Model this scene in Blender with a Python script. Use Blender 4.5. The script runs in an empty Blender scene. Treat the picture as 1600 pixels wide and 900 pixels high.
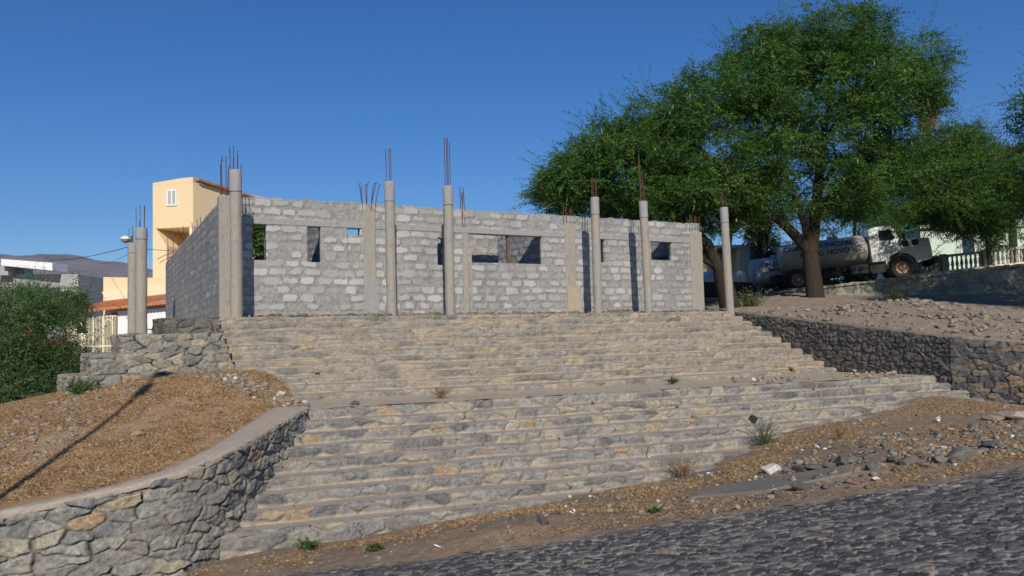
import bpy, bmesh, math, random
import numpy as np
from mathutils import Vector, Matrix
random.seed(7)
RNG = np.random.default_rng(11)
SC = bpy.context.scene
COL = SC.collection
RAD = math.radians

# ---------------------------------------------------------------- camera model
FPX = 1250.0
PITCH = math.atan(70 / 1250.0)
ROLL = 0.026
cF = np.array([0, math.cos(PITCH), math.sin(PITCH)])
r0 = np.array([1.0, 0, 0]); u0 = np.array([0, -math.sin(PITCH), math.cos(PITCH)])
cR = r0 * math.cos(ROLL) - u0 * math.sin(ROLL)
cU = u0 * math.cos(ROLL) + r0 * math.sin(ROLL)

def ray(px, py):
    return cF + cR * (px - 800) / FPX - cU * (py - 450) / FPX
def at(px, py, Y):
    r = ray(px, py); return r * (Y / r[1])
def at_z(px, py, z):
    r = ray(px, py); return r * (z / r[2])
def at_plane(px, py, p0, n):
    r = ray(px, py); return r * (np.dot(p0, n) / np.dot(r, n))

def make_camera():
    cd = bpy.data.cameras.new('camera'); co = bpy.data.objects.new('camera', cd); COL.objects.link(co)
    cd.sensor_width = 36; cd.lens = 36 * FPX / 1600; cd.clip_start = 0.1; cd.clip_end = 20000
    m = Matrix.Identity(4)
    for i in range(3):
        m[i][0] = cR[i]; m[i][1] = cU[i]; m[i][2] = -cF[i]
    co.matrix_world = m
    SC.camera = co
make_camera()

# ---------------------------------------------------------------- numpy noise
def hsh(i, j, s):
    i = np.asarray(i, dtype=np.int64); j = np.asarray(j, dtype=np.int64)
    h = (i * 374761393 + j * 668265263 + int(s) * 1442695041) & 0xFFFFFFFF
    h = ((h ^ (h >> 13)) * 1274126177) & 0xFFFFFFFF
    h = ((h ^ (h >> 16)) * 2246822519) & 0xFFFFFFFF
    return ((h ^ (h >> 15)) & 0xFFFFFF) / float(0xFFFFFF)
def vnoise(x, y, s=0):
    x = np.asarray(x, float); y = np.asarray(y, float)
    i = np.floor(x); j = np.floor(y); fx = x - i; fy = y - j
    fx = fx * fx * (3 - 2 * fx); fy = fy * fy * (3 - 2 * fy)
    a = hsh(i, j, s); b = hsh(i + 1, j, s); c = hsh(i, j + 1, s); d = hsh(i + 1, j + 1, s)
    return (a + (b - a) * fx) * (1 - fy) + (c + (d - c) * fx) * fy
def fbm(x, y, s=0, o=4):
    t = 0; a = .5; n = 0
    for k in range(o):
        t = t + a * vnoise(np.asarray(x) * 2 ** k, np.asarray(y) * 2 ** k, s + k * 17); n += a; a *= .5
    return t / n
def sstep(a, b, x):
    t = np.clip((x - a) / (b - a), 0, 1); return t * t * (3 - 2 * t)

def cells(s, t, sx, sy, seed, jit=.38, drop=.0, warp=.0):
    """irregular stone pattern: edge distance (m), two random numbers per stone, offset from the stone's seed"""
    s = np.asarray(s, float); t = np.asarray(t, float)
    if warp:
        s = s + warp * (vnoise(s * 9, t * 9, seed + 5) - .5); t = t + warp * (vnoise(s * 9 + 40, t * 9, seed + 6) - .5)
    q = s / sx; w = t / sy
    d1 = np.full(q.shape, 1e9); d2 = np.full(q.shape, 1e9)
    p1 = [np.zeros(q.shape), np.zeros(q.shape)]; p2 = [np.zeros(q.shape), np.zeros(q.shape)]
    r1 = np.zeros(q.shape); r2 = np.zeros(q.shape)
    j0 = np.floor(w)
    for dj in (-2, -1, 0, 1, 2):
        j = j0 + dj; off = .5 * np.mod(j, 2) + hsh(j, j * 0 + 3, seed + 9) * .6
        i0 = np.floor(q - off)
        for di in (-2, -1, 0, 1, 2):
            i = i0 + di
            a = hsh(i, j, seed); b = hsh(i, j, seed + 1)
            px = i + off + .5 + jit * 2 * (a - .5); py = j + .5 + jit * 1.6 * (b - .5)
            if drop: px = np.where(hsh(i, j, seed + 2) < drop, 1e5, px)
            d = (q - px) ** 2 + (w - py) ** 2
            n1 = d < d1
            n2 = (~n1) & (d < d2)
            d2 = np.where(n1, d1, np.where(n2, d, d2))
            p2[0] = np.where(n1, p1[0], np.where(n2, px, p2[0])); p2[1] = np.where(n1, p1[1], np.where(n2, py, p2[1]))
            d1 = np.where(n1, d, d1)
            p1[0] = np.where(n1, px, p1[0]); p1[1] = np.where(n1, py, p1[1])
            r1 = np.where(n1, hsh(i, j, seed + 3), r1); r2 = np.where(n1, hsh(i, j, seed + 4), r2)
    e = (d2 - d1) / (2 * np.sqrt((p2[0] - p1[0]) ** 2 + (p2[1] - p1[1]) ** 2) + 1e-6) * min(sx, sy)
    return e, r1, r2, (q - p1[0]) * sx, (w - p1[1]) * sy

# ---------------------------------------------------------------- objects
def tag(o, label=None, cat=None, group=None, kind=None):
    if label: o['label'] = label
    if cat: o['category'] = cat
    if group: o['group'] = group
    if kind: o['kind'] = kind
    return o
def empty(name, loc, label, cat, group=None, rot=(0, 0, 0)):
    o = bpy.data.objects.new(name, None); COL.objects.link(o); o.empty_display_size = .2
    o.location = loc; o.rotation_euler = rot
    return tag(o, label, cat, group, 'thing')
def copy_tree(o, parent=None):
    c = o.copy(); COL.objects.link(c)
    if parent is not None: c.parent = parent
    for ch in [x for x in bpy.data.objects if x.parent == o]: copy_tree(ch, c)
    return c

def mesh_np(name, v, f, mat, parent=None, attr=None, smooth=False, local=True):
    """one mesh object from numpy arrays; world coordinates are made local to the parent's location"""
    v = np.asarray(v, float)
    if parent is not None and not local:
        v = v - np.array(parent.location)
    me = bpy.data.meshes.new(name)
    f = np.asarray(f)
    n, k = f.shape
    me.vertices.add(len(v)); me.vertices.foreach_set('co', v.astype(np.float32).ravel())
    me.loops.add(n * k); me.loops.foreach_set('vertex_index', f.astype(np.int32).ravel())
    me.polygons.add(n); me.polygons.foreach_set('loop_start', np.arange(0, n * k, k, dtype=np.int32))
    me.polygons.foreach_set('loop_total', np.full(n, k, np.int32))
    if smooth: me.polygons.foreach_set('use_smooth', np.ones(n, bool))
    if attr is not None:
        ca = me.color_attributes.new('cell', 'FLOAT_COLOR', 'POINT')
        a = np.asarray(attr, np.float32)
        if a.shape[1] == 3: a = np.concatenate([a, np.ones((len(a), 1), np.float32)], 1)
        ca.data.foreach_set('color', a.ravel())
    me.update(calc_edges=True); me.validate()
    me.materials.append(mat)
    o = bpy.data.objects.new(name, me); COL.objects.link(o)
    if parent is not None: o.parent = parent
    return o

def grid_faces(nu, nv, mask=None):
    """vertex (i,j) -> i*nv+j ; faces over i (u) and j (v)"""
    i, j = np.meshgrid(np.arange(nu - 1), np.arange(nv - 1), indexing='ij')
    if mask is not None: i = i[mask]; j = j[mask]
    a = (i * nv + j).ravel()
    return np.stack([a, a + nv, a + nv + 1, a + 1], 1)

class MB:
    """collects simple shapes into one mesh"""
    def __init__(self): self.bm = bmesh.new()
    def box(self, c, s, bev=0.0, rot=None, seg=1):
        r = bmesh.ops.create_cube(self.bm, size=1)
        vs = r['verts']
        for v in vs: v.co = Vector((v.co.x * s[0], v.co.y * s[1], v.co.z * s[2]))
        if bev:
            es = list({e for v in vs for e in v.link_edges})
            rb = bmesh.ops.bevel(self.bm, geom=es, offset=bev, segments=seg, affect='EDGES', profile=.6)
            vs = list({v for f in rb['faces'] for v in f.verts} | {v for v in vs if v.is_valid})
        m = Matrix.Translation(Vector(c)) @ (rot.to_4x4() if rot is not None else Matrix.Identity(4))
        for v in vs: v.co = m @ v.co
        return self
    def tube(self, pts, rad, n=8, cap=True):
        pts = [Vector(p) for p in pts]
        if not hasattr(rad, '__len__'): rad = [rad] * len(pts)
        rings = []; up = Vector((0, 0, 1))
        d0 = (pts[1] - pts[0]).normalized()
        a = d0.orthogonal().normalized()
        for k, p in enumerate(pts):
            d = (pts[min(k + 1, len(pts) - 1)] - pts[max(k - 1, 0)]).normalized()
            a = (a - d * a.dot(d))
            a = a.normalized() if a.length > 1e-6 else d.orthogonal().normalized()
            b = d.cross(a)
            rings.append([self.bm.verts.new(p + (a * math.cos(2 * math.pi * i / n) + b * math.sin(2 * math.pi * i / n)) * rad[k]) for i in range(n)])
        for k in range(len(rings) - 1):
            for i in range(n):
                self.bm.faces.new((rings[k][i], rings[k][(i + 1) % n], rings[k + 1][(i + 1) % n], rings[k + 1][i]))
        if cap:
            self.bm.faces.new(rings[0][::-1]); self.bm.faces.new(rings[-1])
        return self
    def lathe(self, prof, c=(0, 0, 0), n=20, axis='z', sy=1.0, cap=True):
        rings = []
        for r, h in prof:
            ring = []
            for i in range(n):
                t = 2 * math.pi * i / n; x, y = r * math.cos(t), r * math.sin(t) * sy
                p = (x, y, h) if axis == 'z' else ((h, x, y) if axis == 'x' else (x, h, y))
                ring.append(self.bm.verts.new(Vector(p) + Vector(c)))
            rings.append(ring)
        for k in range(len(rings) - 1):
            for i in range(n):
                self.bm.faces.new((rings[k][i], rings[k][(i + 1) % n], rings[k + 1][(i + 1) % n], rings[k + 1][i]))
        if cap and prof[0][0] > 1e-4: self.bm.faces.new(rings[0][::-1])
        if cap and prof[-1][0] > 1e-4: self.bm.faces.new(rings[-1])
        return self
    def prism(self, poly, z0, z1, plane='xy', bev=0):
        """poly extruded; plane xz: poly in x,z and z0..z1 along y"""
        def P(a, b, h): return (a, b, h) if plane == 'xy' else ((a, h, b) if plane == 'xz' else (h, a, b))
        lo = [self.bm.verts.new(P(a, b, z0)) for a, b in poly]; hi = [self.bm.verts.new(P(a, b, z1)) for a, b in poly]
        n = len(poly); fs = []
        for i in range(n): fs.append(self.bm.faces.new((lo[i], lo[(i + 1) % n], hi[(i + 1) % n], hi[i])))
        fs.append(self.bm.faces.new(lo[::-1])); fs.append(self.bm.faces.new(hi))
        if bev:
            es = list({e for f in fs for e in f.edges})
            bmesh.ops.bevel(self.bm, geom=es, offset=bev, segments=2, affect='EDGES', profile=.6)
        return self
    def face(self, pts):
        self.bm.faces.new([self.bm.verts.new(Vector(p)) for p in pts]); return self
    def build(self, name, mat, parent=None, smooth=False):
        bmesh.ops.recalc_face_normals(self.bm, faces=self.bm.faces)
        me = bpy.data.meshes.new(name); self.bm.to_mesh(me); self.bm.free()
        if smooth:
            for p in me.polygons: p.use_smooth = True
            try: me.set_sharp_from_angle(angle=RAD(40))
            except Exception: pass
        me.materials.append(mat)
        o = bpy.data.objects.new(name, me); COL.objects.link(o)
        if parent is not None: o.parent = parent
        return o

# ---------------------------------------------------------------- materials
class NT:
    def __init__(self, name, rough=.9, spec=.2):
        self.m = bpy.data.materials.new(name); self.m.use_nodes = True
        self.t = self.m.node_tree; self.b = self.t.nodes['Principled BSDF']
        self.b.inputs['Roughness'].default_value = rough
        self.b.inputs['Specular IOR Level'].default_value = spec
    def n(self, typ, **kw):
        x = self.t.nodes.new('ShaderNode' + typ)
        for k, v in kw.items(): setattr(x, k, v)
        return x
    def l(self, a, b): self.t.links.new(a, b); return b
    def put(self, sock, v):
        if isinstance(v, bpy.types.NodeSocket): self.t.links.new(v, sock)
        elif isinstance(v, (tuple, list)) and len(v) == 3 and sock.type == 'RGBA': sock.default_value = (*v, 1)
        else: sock.default_value = v
    def coord(self, scale=(1, 1, 1)):
        g = self.n('NewGeometry'); mp = self.n('Mapping'); mp.inputs['Scale'].default_value = scale
        self.l(g.outputs['Position'], mp.inputs['Vector']); return mp.outputs[0]
    def ocoord(self, scale=(1, 1, 1)):
        g = self.n('TexCoord'); mp = self.n('Mapping'); mp.inputs['Scale'].default_value = scale
        self.l(g.outputs['Object'], mp.inputs['Vector']); return mp.outputs[0]
    def noise(self, vec, scale, detail=4, rough=.55, dist=0):
        x = self.n('TexNoise'); self.l(vec, x.inputs['Vector'])
        x.inputs['Scale'].default_value = scale; x.inputs['Detail'].default_value = detail
        x.inputs['Roughness'].default_value = rough; x.inputs['Distortion'].default_value = dist
        return x.outputs['Fac']
    def ramp(self, fac, stops, interp='LINEAR'):
        x = self.n('ValToRGB'); self.l(fac, x.inputs[0]); e = x.color_ramp.elements; x.color_ramp.interpolation = interp
        while len(e) < len(stops): e.new(.5)
        for k, (p, c) in enumerate(stops):
            e[k].position = p; e[k].color = (*c, 1) if len(c) == 3 else c
        return x.outputs[0]
    def mix(self, fac, a, b, mode='MIX'):
        x = self.n('Mix', data_type='RGBA', blend_type=mode)
        self.put(x.inputs[0], fac); self.put(x.inputs[6], a); self.put(x.inputs[7], b); return x.outputs[2]
    def math(self, op, a, b=0.0, c=0.0, clamp=False):
        x = self.n('Math', operation=op); x.use_clamp = clamp
        self.put(x.inputs[0], a); self.put(x.inputs[1], b)
        if len(x.inputs) > 2: self.put(x.inputs[2], c)
        return x.outputs[0]
    def smooth(self, v, a, b, lo=0.0, hi=1.0):
        x = self.n('MapRange', interpolation_type='SMOOTHSTEP'); self.put(x.inputs[0], v)
        x.inputs[1].default_value = a; x.inputs[2].default_value = b; x.inputs[3].default_value = lo; x.inputs[4].default_value = hi
        return x.outputs[0]
    def attr(self):
        a = self.n('Attribute', attribute_name='cell'); s = self.n('SeparateColor'); self.l(a.outputs['Color'], s.inputs[0])
        return s.outputs[0], s.outputs[1], s.outputs[2], a.outputs['Alpha']
    def bump(self, h, dist=.01, strength=1.0):
        x = self.n('Bump'); self.l(h, x.inputs['Height']); x.inputs['Distance'].default_value = dist; x.inputs['Strength'].default_value = strength
        self.l(x.outputs[0], self.b.inputs['Normal']); return x
    def color(self, c): self.put(self.b.inputs['Base Color'], c); return self

def m_plain(name, c, rough=.6, var=.12, scale=3, spec=.3, metal=0, bump=0):
    k = NT(name, rough, spec); p = k.ocoord()
    f = k.noise(p, scale, 5)
    k.color(k.mix(f, tuple(x * (1 - var) for x in c), tuple(min(1, x * (1 + var)) for x in c)))
    k.b.inputs['Metallic'].default_value = metal
    if bump: k.bump(k.noise(p, scale * 8, 4), bump)
    return k.m

def m_stone(name, stops, joint, dust, dustamt=.4, jw=(.1, .45), bump=.02, lime=.45, crack=.05):
    k = NT(name, .92, .15); r1, r2, e, a = k.attr(); p = k.coord()
    base = k.ramp(r1, stops, 'LINEAR')
    fine = k.noise(p, 18, 6, .7); mid = k.noise(p, 5, 4)
    base = k.mix(1, base, k.ramp(fine, [(.3, (.5, .5, .5)), (.5, (1, 1, 1)), (.72, (1.42, 1.41, 1.38))]), 'MULTIPLY')
    base = k.mix(1, base, k.ramp(k.noise(p, 48, 3, .7), [(.3, (.62, .62, .62)), (.5, (1, 1, 1)), (.72, (1.3, 1.3, 1.28))]), 'MULTIPLY')
    base = k.mix(k.math('MULTIPLY', k.smooth(k.noise(p, 7, 6, .7), .5, .68), lime), base, k.mix(.6, base, (.42, .41, .39)))
    base = k.mix(1, base, k.ramp(mid, [(.3, (.74, .74, .75)), (.6, (1.06, 1.05, 1.04))]), 'MULTIPLY')
    jf = k.smooth(k.math('ADD', e, k.math('MULTIPLY', k.math('SUBTRACT', fine, .5), .25)), jw[0], jw[1], 1, 0)
    base = k.mix(jf, base, joint)
    # open cracks where mortar has fallen out, their shade put into the colour
    cr = k.math('MULTIPLY', k.smooth(k.math('ADD', e, k.math('MULTIPLY', k.math('SUBTRACT', fine, .5), .12)), crack, crack + .09, 1, 0), k.smooth(k.noise(p, 3.1, 4, .6), .47, .58))
    base = k.mix(cr, base, (.05, .045, .04))
    big = k.noise(p, 1.3, 5, .6)
    d = k.math('MULTIPLY', k.smooth(big, .38, .68), dustamt, clamp=True)
    d = k.math('MAXIMUM', d, a)
    base = k.mix(d, base, k.mix(fine, tuple(x * .75 for x in dust), tuple(x * 1.2 for x in dust)))
    k.color(base)
    hb = k.math('SUBTRACT', k.math('ADD', k.math('MULTIPLY', fine, .6), k.math('MULTIPLY', k.noise(p, 60, 4, .7), .4)), k.math('MULTIPLY', cr, 1.2))
    k.bump(hb, bump)
    return k.m

GREY = [(0, (.11, .114, .118)), (.3, (.18, .181, .178)), (.58, (.25, .245, .225)), (.8, (.29, .27, .215)), (.94, (.34, .30, .215)), (.99, (.33, .22, .12)), (1, (.2, .19, .18))]
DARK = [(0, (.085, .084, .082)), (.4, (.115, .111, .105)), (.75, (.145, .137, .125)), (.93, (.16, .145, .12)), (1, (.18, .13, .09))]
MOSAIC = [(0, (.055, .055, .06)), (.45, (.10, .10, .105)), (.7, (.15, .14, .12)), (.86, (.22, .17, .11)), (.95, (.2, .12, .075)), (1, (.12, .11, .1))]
TANST = [(0, (.15, .148, .135)), (.4, (.23, .222, .19)), (.75, (.30, .28, .22)), (.94, (.36, .30, .2)), (1, (.3, .21, .12))]
UPST = [(0, (.16, .155, .145)), (.35, (.24, .225, .19)), (.65, (.25, .246, .235)), (.88, (.32, .285, .23)), (1, (.36, .29, .19))]
M = {}
LIGHT = [(0, (.13, .133, .135)), (.25, (.20, .20, .195)), (.6, (.27, .268, .245)), (.85, (.31, .295, .245)), (.96, (.37, .325, .235)), (1, (.34, .23, .13))]
M['stone_grey'] = m_stone('grey_rubble_stone', LIGHT, (.17, .16, .135), (.33, .285, .215), .4, jw=(.0, .25), crack=-.02)
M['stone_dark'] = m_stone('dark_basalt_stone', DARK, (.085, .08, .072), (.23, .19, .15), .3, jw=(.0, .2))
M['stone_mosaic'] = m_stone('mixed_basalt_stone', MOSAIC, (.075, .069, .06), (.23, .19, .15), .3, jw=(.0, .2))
M['stone_tier'] = m_stone('tan_grey_stone', TANST, (.22, .20, .17), (.34, .295, .235), .3, jw=(.0, .25))
M['step_low'] = m_stone('lower_step_stone', GREY, (.22, .2, .165), (.405, .34, .265), .28, jw=(.0, .28), crack=-.01)
M['step_up'] = m_stone('upper_step_stone', UPST, (.22, .195, .155), (.425, .34, .24), .5, jw=(.0, .3), crack=-.05)

M['stone_foot'] = m_stone('broken_footing_stone', [(0, (.07, .07, .072)), (.5, (.15, .145, .14)), (.8, (.24, .2, .15)), (1, (.3, .22, .13))], (.2, .165, .12), (.33, .26, .18), .5, jw=(.0, .3))
def m_block():
    k = NT('hollow_concrete_block', .95, .1); r1, r2, e, a = k.attr(); p = k.coord()
    wob = k.noise(p, 14, 5, .65); fine = k.noise(p, 45, 5, .7); big = k.noise(p, .9, 4); big2 = k.noise(p, 3.2, 3)
    ee = k.math('ADD', e, k.math('ADD', k.math('MULTIPLY', k.math('SUBTRACT', wob, .5), .9), k.math('MULTIPLY', k.math('SUBTRACT', big2, .5), .6)))
    face_mask = k.smooth(ee, .26, .58)  # mask of bare block faces against the smeared mortar
    face_mask = k.math('MULTIPLY', face_mask, k.smooth(k.math('ADD', r1, k.math('MULTIPLY', k.math('SUBTRACT', big, .5), 1.1)), .05, .6, .16, 1))
    blk = k.mix(r2, (.37, .365, .345), (.55, .54, .51))
    blk = k.mix(k.smooth(fine, .35, .75), k.mix(.4, blk, (.25, .25, .25)), blk)
    mor = k.mix(k.smooth(wob, .3, .7), (.205, .20, .19), (.345, .337, .315))
    c = k.mix(face_mask, mor, blk)
    c = k.mix(1, c, k.ramp(k.noise(k.coord((1, 1, .25)), 1.6, 5), [(.3, (.8, .8, .81)), (.55, (1, 1, 1)), (.8, (1.08, 1.06, 1.03))]), 'MULTIPLY')
    c = k.mix(k.math('MULTIPLY', a, k.smooth(wob, .3, .7)), c, (.33, .275, .21))
    k.color(c)
    k.bump(k.math('ADD', k.math('MULTIPLY', face_mask, .6), k.math('ADD', k.math('MULTIPLY', fine, .5), k.math('MULTIPLY', wob, .8))), .014)
    return k.m
M['block'] = m_block()

def m_concrete(name, lo, hi, stain, amt=.5, scale=1.0):
    k = NT(name, .93, .15); p = k.coord()
    v = k.noise(k.coord((9, 9, .7)), 2.2, 5, .6); b = k.noise(p, 1.4, 5, .6); f = k.noise(p, 40, 5, .7)
    c = k.mix(v, lo, hi)
    c = k.mix(k.math('MULTIPLY', k.smooth(b, .42, .7), amt), c, stain)
    c = k.mix(1, c, k.ramp(f, [(.25, (.72, .72, .72)), (.5, (1, 1, 1)), (.8, (1.12, 1.12, 1.12))]), 'MULTIPLY')
    c = k.mix(k.math('MULTIPLY', k.smooth(k.noise(p, 7, 6, .7), .52, .7), .45), c, tuple(x * .62 for x in lo))
    k.color(c); k.bump(k.math('ADD', f, v), .016); return k.m
M['concrete'] = m_concrete('cast_concrete', (.265, .245, .215), (.41, .38, .33), (.38, .315, .235), .7)
M['concrete_grey'] = m_concrete('grey_concrete', (.27, .27, .265), (.38, .375, .365), (.34, .31, .27), .35)
M['coping'] = m_concrete('sandy_mortar_coping', (.38, .315, .245), (.48, .41, .325), (.40, .31, .22), .5)
M['rust'] = m_plain('rusty_steel', (.10, .045, .035), .8, .4, 20)
M['slab'] = m_concrete('buried_concrete_slab', (.17, .155, .135), (.23, .205, .175), (.30, .235, .165), .9)

def m_dirt(name, a, b, c, sc=1.0, bump=.02):
    k = NT(name, .97, .05); p = k.coord()
    n1 = k.noise(p, .9 * sc, 6, .65); n2 = k.noise(p, 9 * sc, 6, .7); n3 = k.noise(p, 55, 4, .7)
    col = k.mix(k.smooth(n1, .35, .65), a, b)
    col = k.mix(k.smooth(n2, .48, .7), col, c)
    col = k.mix(1, col, k.ramp(n3, [(.25, (.6, .6, .6)), (.5, (1, 1, 1)), (.8, (1.3, 1.27, 1.22))]), 'MULTIPLY')
    k.color(col); k.bump(k.math('ADD', n2, k.math('MULTIPLY', n3, .6)), bump); return k.m
M['dirt'] = m_dirt('dry_earth', (.27, .185, .115), (.22, .17, .125), (.33, .27, .21))
M['mound'] = m_dirt('orange_brown_earth', (.37, .245, .145), (.33, .21, .12), (.40, .30, .20))
M['bank'] = m_dirt('stony_grey_earth', (.29, .225, .165), (.25, .205, .165), (.36, .315, .26))
M['landing'] = m_dirt('sandy_landing', (.44, .365, .27), (.39, .33, .245), (.50, .43, .335))
M['ground'] = m_dirt('far_earth', (.22, .18, .14), (.25, .2, .15), (.2, .17, .13), .2)

def m_cobble():
    k = NT('basalt_cobble', .8, .25); r1, r2, e, a = k.attr(); p = k.coord()
    f = k.noise(p, 30, 5, .7); g = k.noise(p, .8, 4)
    st = k.ramp(r1, [(0, (.042, .042, .045)), (.5, (.082, .082, .084)), (.85, (.14, .136, .13)), (.95, (.2, .18, .15)), (1, (.24, .18, .125))])
    st = k.mix(1, st, k.ramp(f, [(.25, (.6, .6, .62)), (.5, (1, 1, 1)), (.8, (1.35, 1.33, 1.3))]), 'MULTIPLY')
    jt = k.mix(k.smooth(k.noise(p, 9, 3), .5, .6), k.mix(f, (.2, .18, .145), (.42, .38, .31)), (.025, .023, .022))
    jf = k.smooth(k.math('ADD', e, k.math('MULTIPLY', k.math('SUBTRACT', f, .5), .5)), .05, .4, 1, 0)
    c = k.mix(k.math('MULTIPLY', jf, k.smooth(g, .3, .55, .25, 1)), st, jt)
    c = k.mix(k.math('MULTIPLY', a, k.smooth(f, .25, .6, .4, 1)), c, (.28, .21, .145))
    k.color(c); k.bump(f, .008); return k.m
M['cobble'] = m_cobble()

def m_leaf(name, stops, trans=.35):
    k = NT(name, .55, .25); r1, r2, e, a = k.attr()
    c = k.ramp(r1, stops); k.color(c)
    tr = k.n('BsdfTranslucent'); k.put(tr.inputs[0], k.mix(1, c, (1.3, 1.35, .7), 'MULTIPLY'))
    mx = k.n('MixShader'); mx.inputs[0].default_value = trans
    k.l(k.b.outputs[0], mx.inputs[1]); k.l(tr.outputs[0], mx.inputs[2])
    k.l(mx.outputs[0], k.t.nodes['Material Output'].inputs[0]); return k.m
M['leaf'] = m_leaf('acacia_leaf', [(0, (.042, .10, .022)), (.5, (.075, .16, .03)), (.85, (.115, .205, .042)), (1, (.19, .215, .07))])
M['leaf_grey'] = m_leaf('bush_leaf', [(0, (.06, .115, .04)), (.5, (.10, .17, .058)), (1, (.16, .21, .09))])
M['leaf_yellow'] = m_leaf('yellow_flowering_leaf', [(0, (.04, .09, .02)), (.7, (.09, .15, .03)), (.82, (.4, .36, .08)), (1, (.45, .4, .12))])
M['frond'] = m_leaf('palm_frond', [(0, (.05, .07, .02)), (.6, (.10, .12, .035)), (1, (.22, .19, .07))], .25)
M['dead_frond'] = m_leaf('dead_palm_frond', [(0, (.12, .085, .05)), (1, (.26, .19, .11))], .2)
M['straw'] = m_leaf('dry_straw', [(0, (.25, .145, .07)), (.6, (.38, .24, .125)), (1, (.50, .38, .23))], .25)
M['pod'] = m_leaf('seed_pod', [(0, (.35, .3, .16)), (1, (.5, .45, .28))], .25)
M['weed'] = m_leaf('weed_leaf', [(0, (.05, .09, .03)), (.6, (.10, .14, .05)), (1, (.2, .2, .1))])
def m_bark():
    k = NT('bark', .95, .1); p = k.coord((6, 6, 1.2)); f = k.noise(p, 5, 6, .7)
    k.color(k.ramp(f, [(.3, (.025, .02, .016)), (.7, (.075, .058, .045))])); k.bump(f, .04); return k.m
M['bark'] = m_bark()
def m_rock():
    k = NT('loose_stone', .95, .1); r1, r2, e, a = k.attr(); p = k.coord(); f = k.noise(p, 25, 5, .7)
    c = k.ramp(r1, [(0, (.085, .08, .074)), (.35, (.18, .162, .14)), (.65, (.29, .245, .195)), (.85, (.34, .245, .16)), (.96, (.46, .42, .36)), (1, (.62, .6, .56))])
    k.color(k.mix(1, c, k.ramp(f, [(.25, (.65, .65, .65)), (.5, (1, 1, 1)), (.8, (1.2, 1.2, 1.2))]), 'MULTIPLY')); k.bump(f, .015); return k.m
M['rock'] = m_rock()
def m_tile():
    k = NT('terracotta_tile', .85, .15); p = k.ocoord(); f = k.noise(p, 2.5, 5)
    k.color(k.ramp(f, [(.3, (.36, .12, .05)), (.6, (.50, .19, .085)), (.8, (.42, .22, .13))])); return k.m
M['tile'] = m_tile()
M['yellow'] = m_plain('yellow_render', (.78, .60, .36), .85, .05, 1.2)
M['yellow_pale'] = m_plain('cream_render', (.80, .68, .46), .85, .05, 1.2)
M['white'] = m_plain('white_paint', (.78, .78, .76), .7, .06, 1.5)
M['cream_metal'] = m_plain('cream_painted_steel', (.75, .68, .48), .5, .05)
M['shutter'] = m_plain('grey_shutter', (.55, .55, .53), .6, .08)
M['dark'] = m_plain('dark_interior', (.03, .03, .032), .9, .2)
M['greenwall'] = m_plain('pale_green_render', (.55, .66, .54), .85, .06, 1.2)
M['truck_white'] = m_plain('dusty_white_paint', (.66, .68, .66), .4, .10, 2.5, .5)
def m_tank():
    k = NT('dusty_tank_paint', .6, .3); p = k.ocoord(); f = k.noise(p, 2.2, 6, .65); s = k.noise(k.ocoord((8, 8, .5)), 2, 4)
    k.color(k.mix(k.smooth(f, .4, .75), (.42, .395, .37), k.mix(s, (.34, .29, .235), (.44, .40, .36)))); return k.m
M['tank'] = m_tank()
M['rubber'] = m_plain('tyre_rubber', (.03, .029, .028), .85, .3, 6)
M['rim'] = m_plain('dusty_rust_rim', (.36, .25, .17), .8, .35, 8)
M['chassis'] = m_plain('black_chassis_paint', (.02, .02, .021), .7, .3)
def m_glass():
    k = NT('dark_vehicle_glass', .08, .6); k.color((.02, .028, .03)); return k.m
M['glass'] = m_glass()
M['letter'] = m_plain('navy_lettering', (.02, .022, .07), .6, .15)
M['lamp'] = m_plain('lamp_glass', (.75, .73, .66), .3, .05)
M['red'] = m_plain('red_car_paint', (.5, .02, .03), .3, .1, 2, .5)
M['bluegrey'] = m_plain('pale_blue_car_paint', (.42, .47, .52), .35, .08, 2, .5)
M['teal'] = m_plain('teal_paint', (.12, .36, .30), .6, .15)
M['cable'] = m_plain('black_cable', (.03, .03, .03), .7, .1)
M['wood'] = m_plain('weathered_wood', (.12, .09, .065), .9, .3, 6)
M['plastic_white'] = m_plain('white_plastic', (.82, .83, .84), .35, .05, 4, .5)
M['plastic_yellow'] = m_plain('yellow_plastic', (.75, .58, .06), .4, .1, 4, .5)
M['plastic_red'] = m_plain('faded_red_plastic', (.5, .10, .08), .5, .15, 4)
M['plastic_green'] = m_plain('green_plastic', (.12, .45, .33), .4, .15, 4)
M['plate'] = m_plain('yellow_plate', (.8, .62, .08), .5, .05)
def m_hill():
    k = NT('hazed_mountain_rock', 1, 0); p = k.coord((.001, .001, .001)); f = k.noise(p, 6, 8, .65); g = k.noise(p, 22, 6, .65)
    c = k.ramp(f, [(.3, (.15, .145, .155)), (.55, (.22, .195, .20)), (.75, (.17, .165, .15))])  # rock tones lightened and blued, putting distance haze into the colour
    k.color(k.mix(1, c, k.ramp(g, [(.3, (.7, .7, .7)), (.7, (1.2, 1.2, 1.2))]), 'MULTIPLY')); return k.m
M['hill'] = m_hill()
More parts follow.
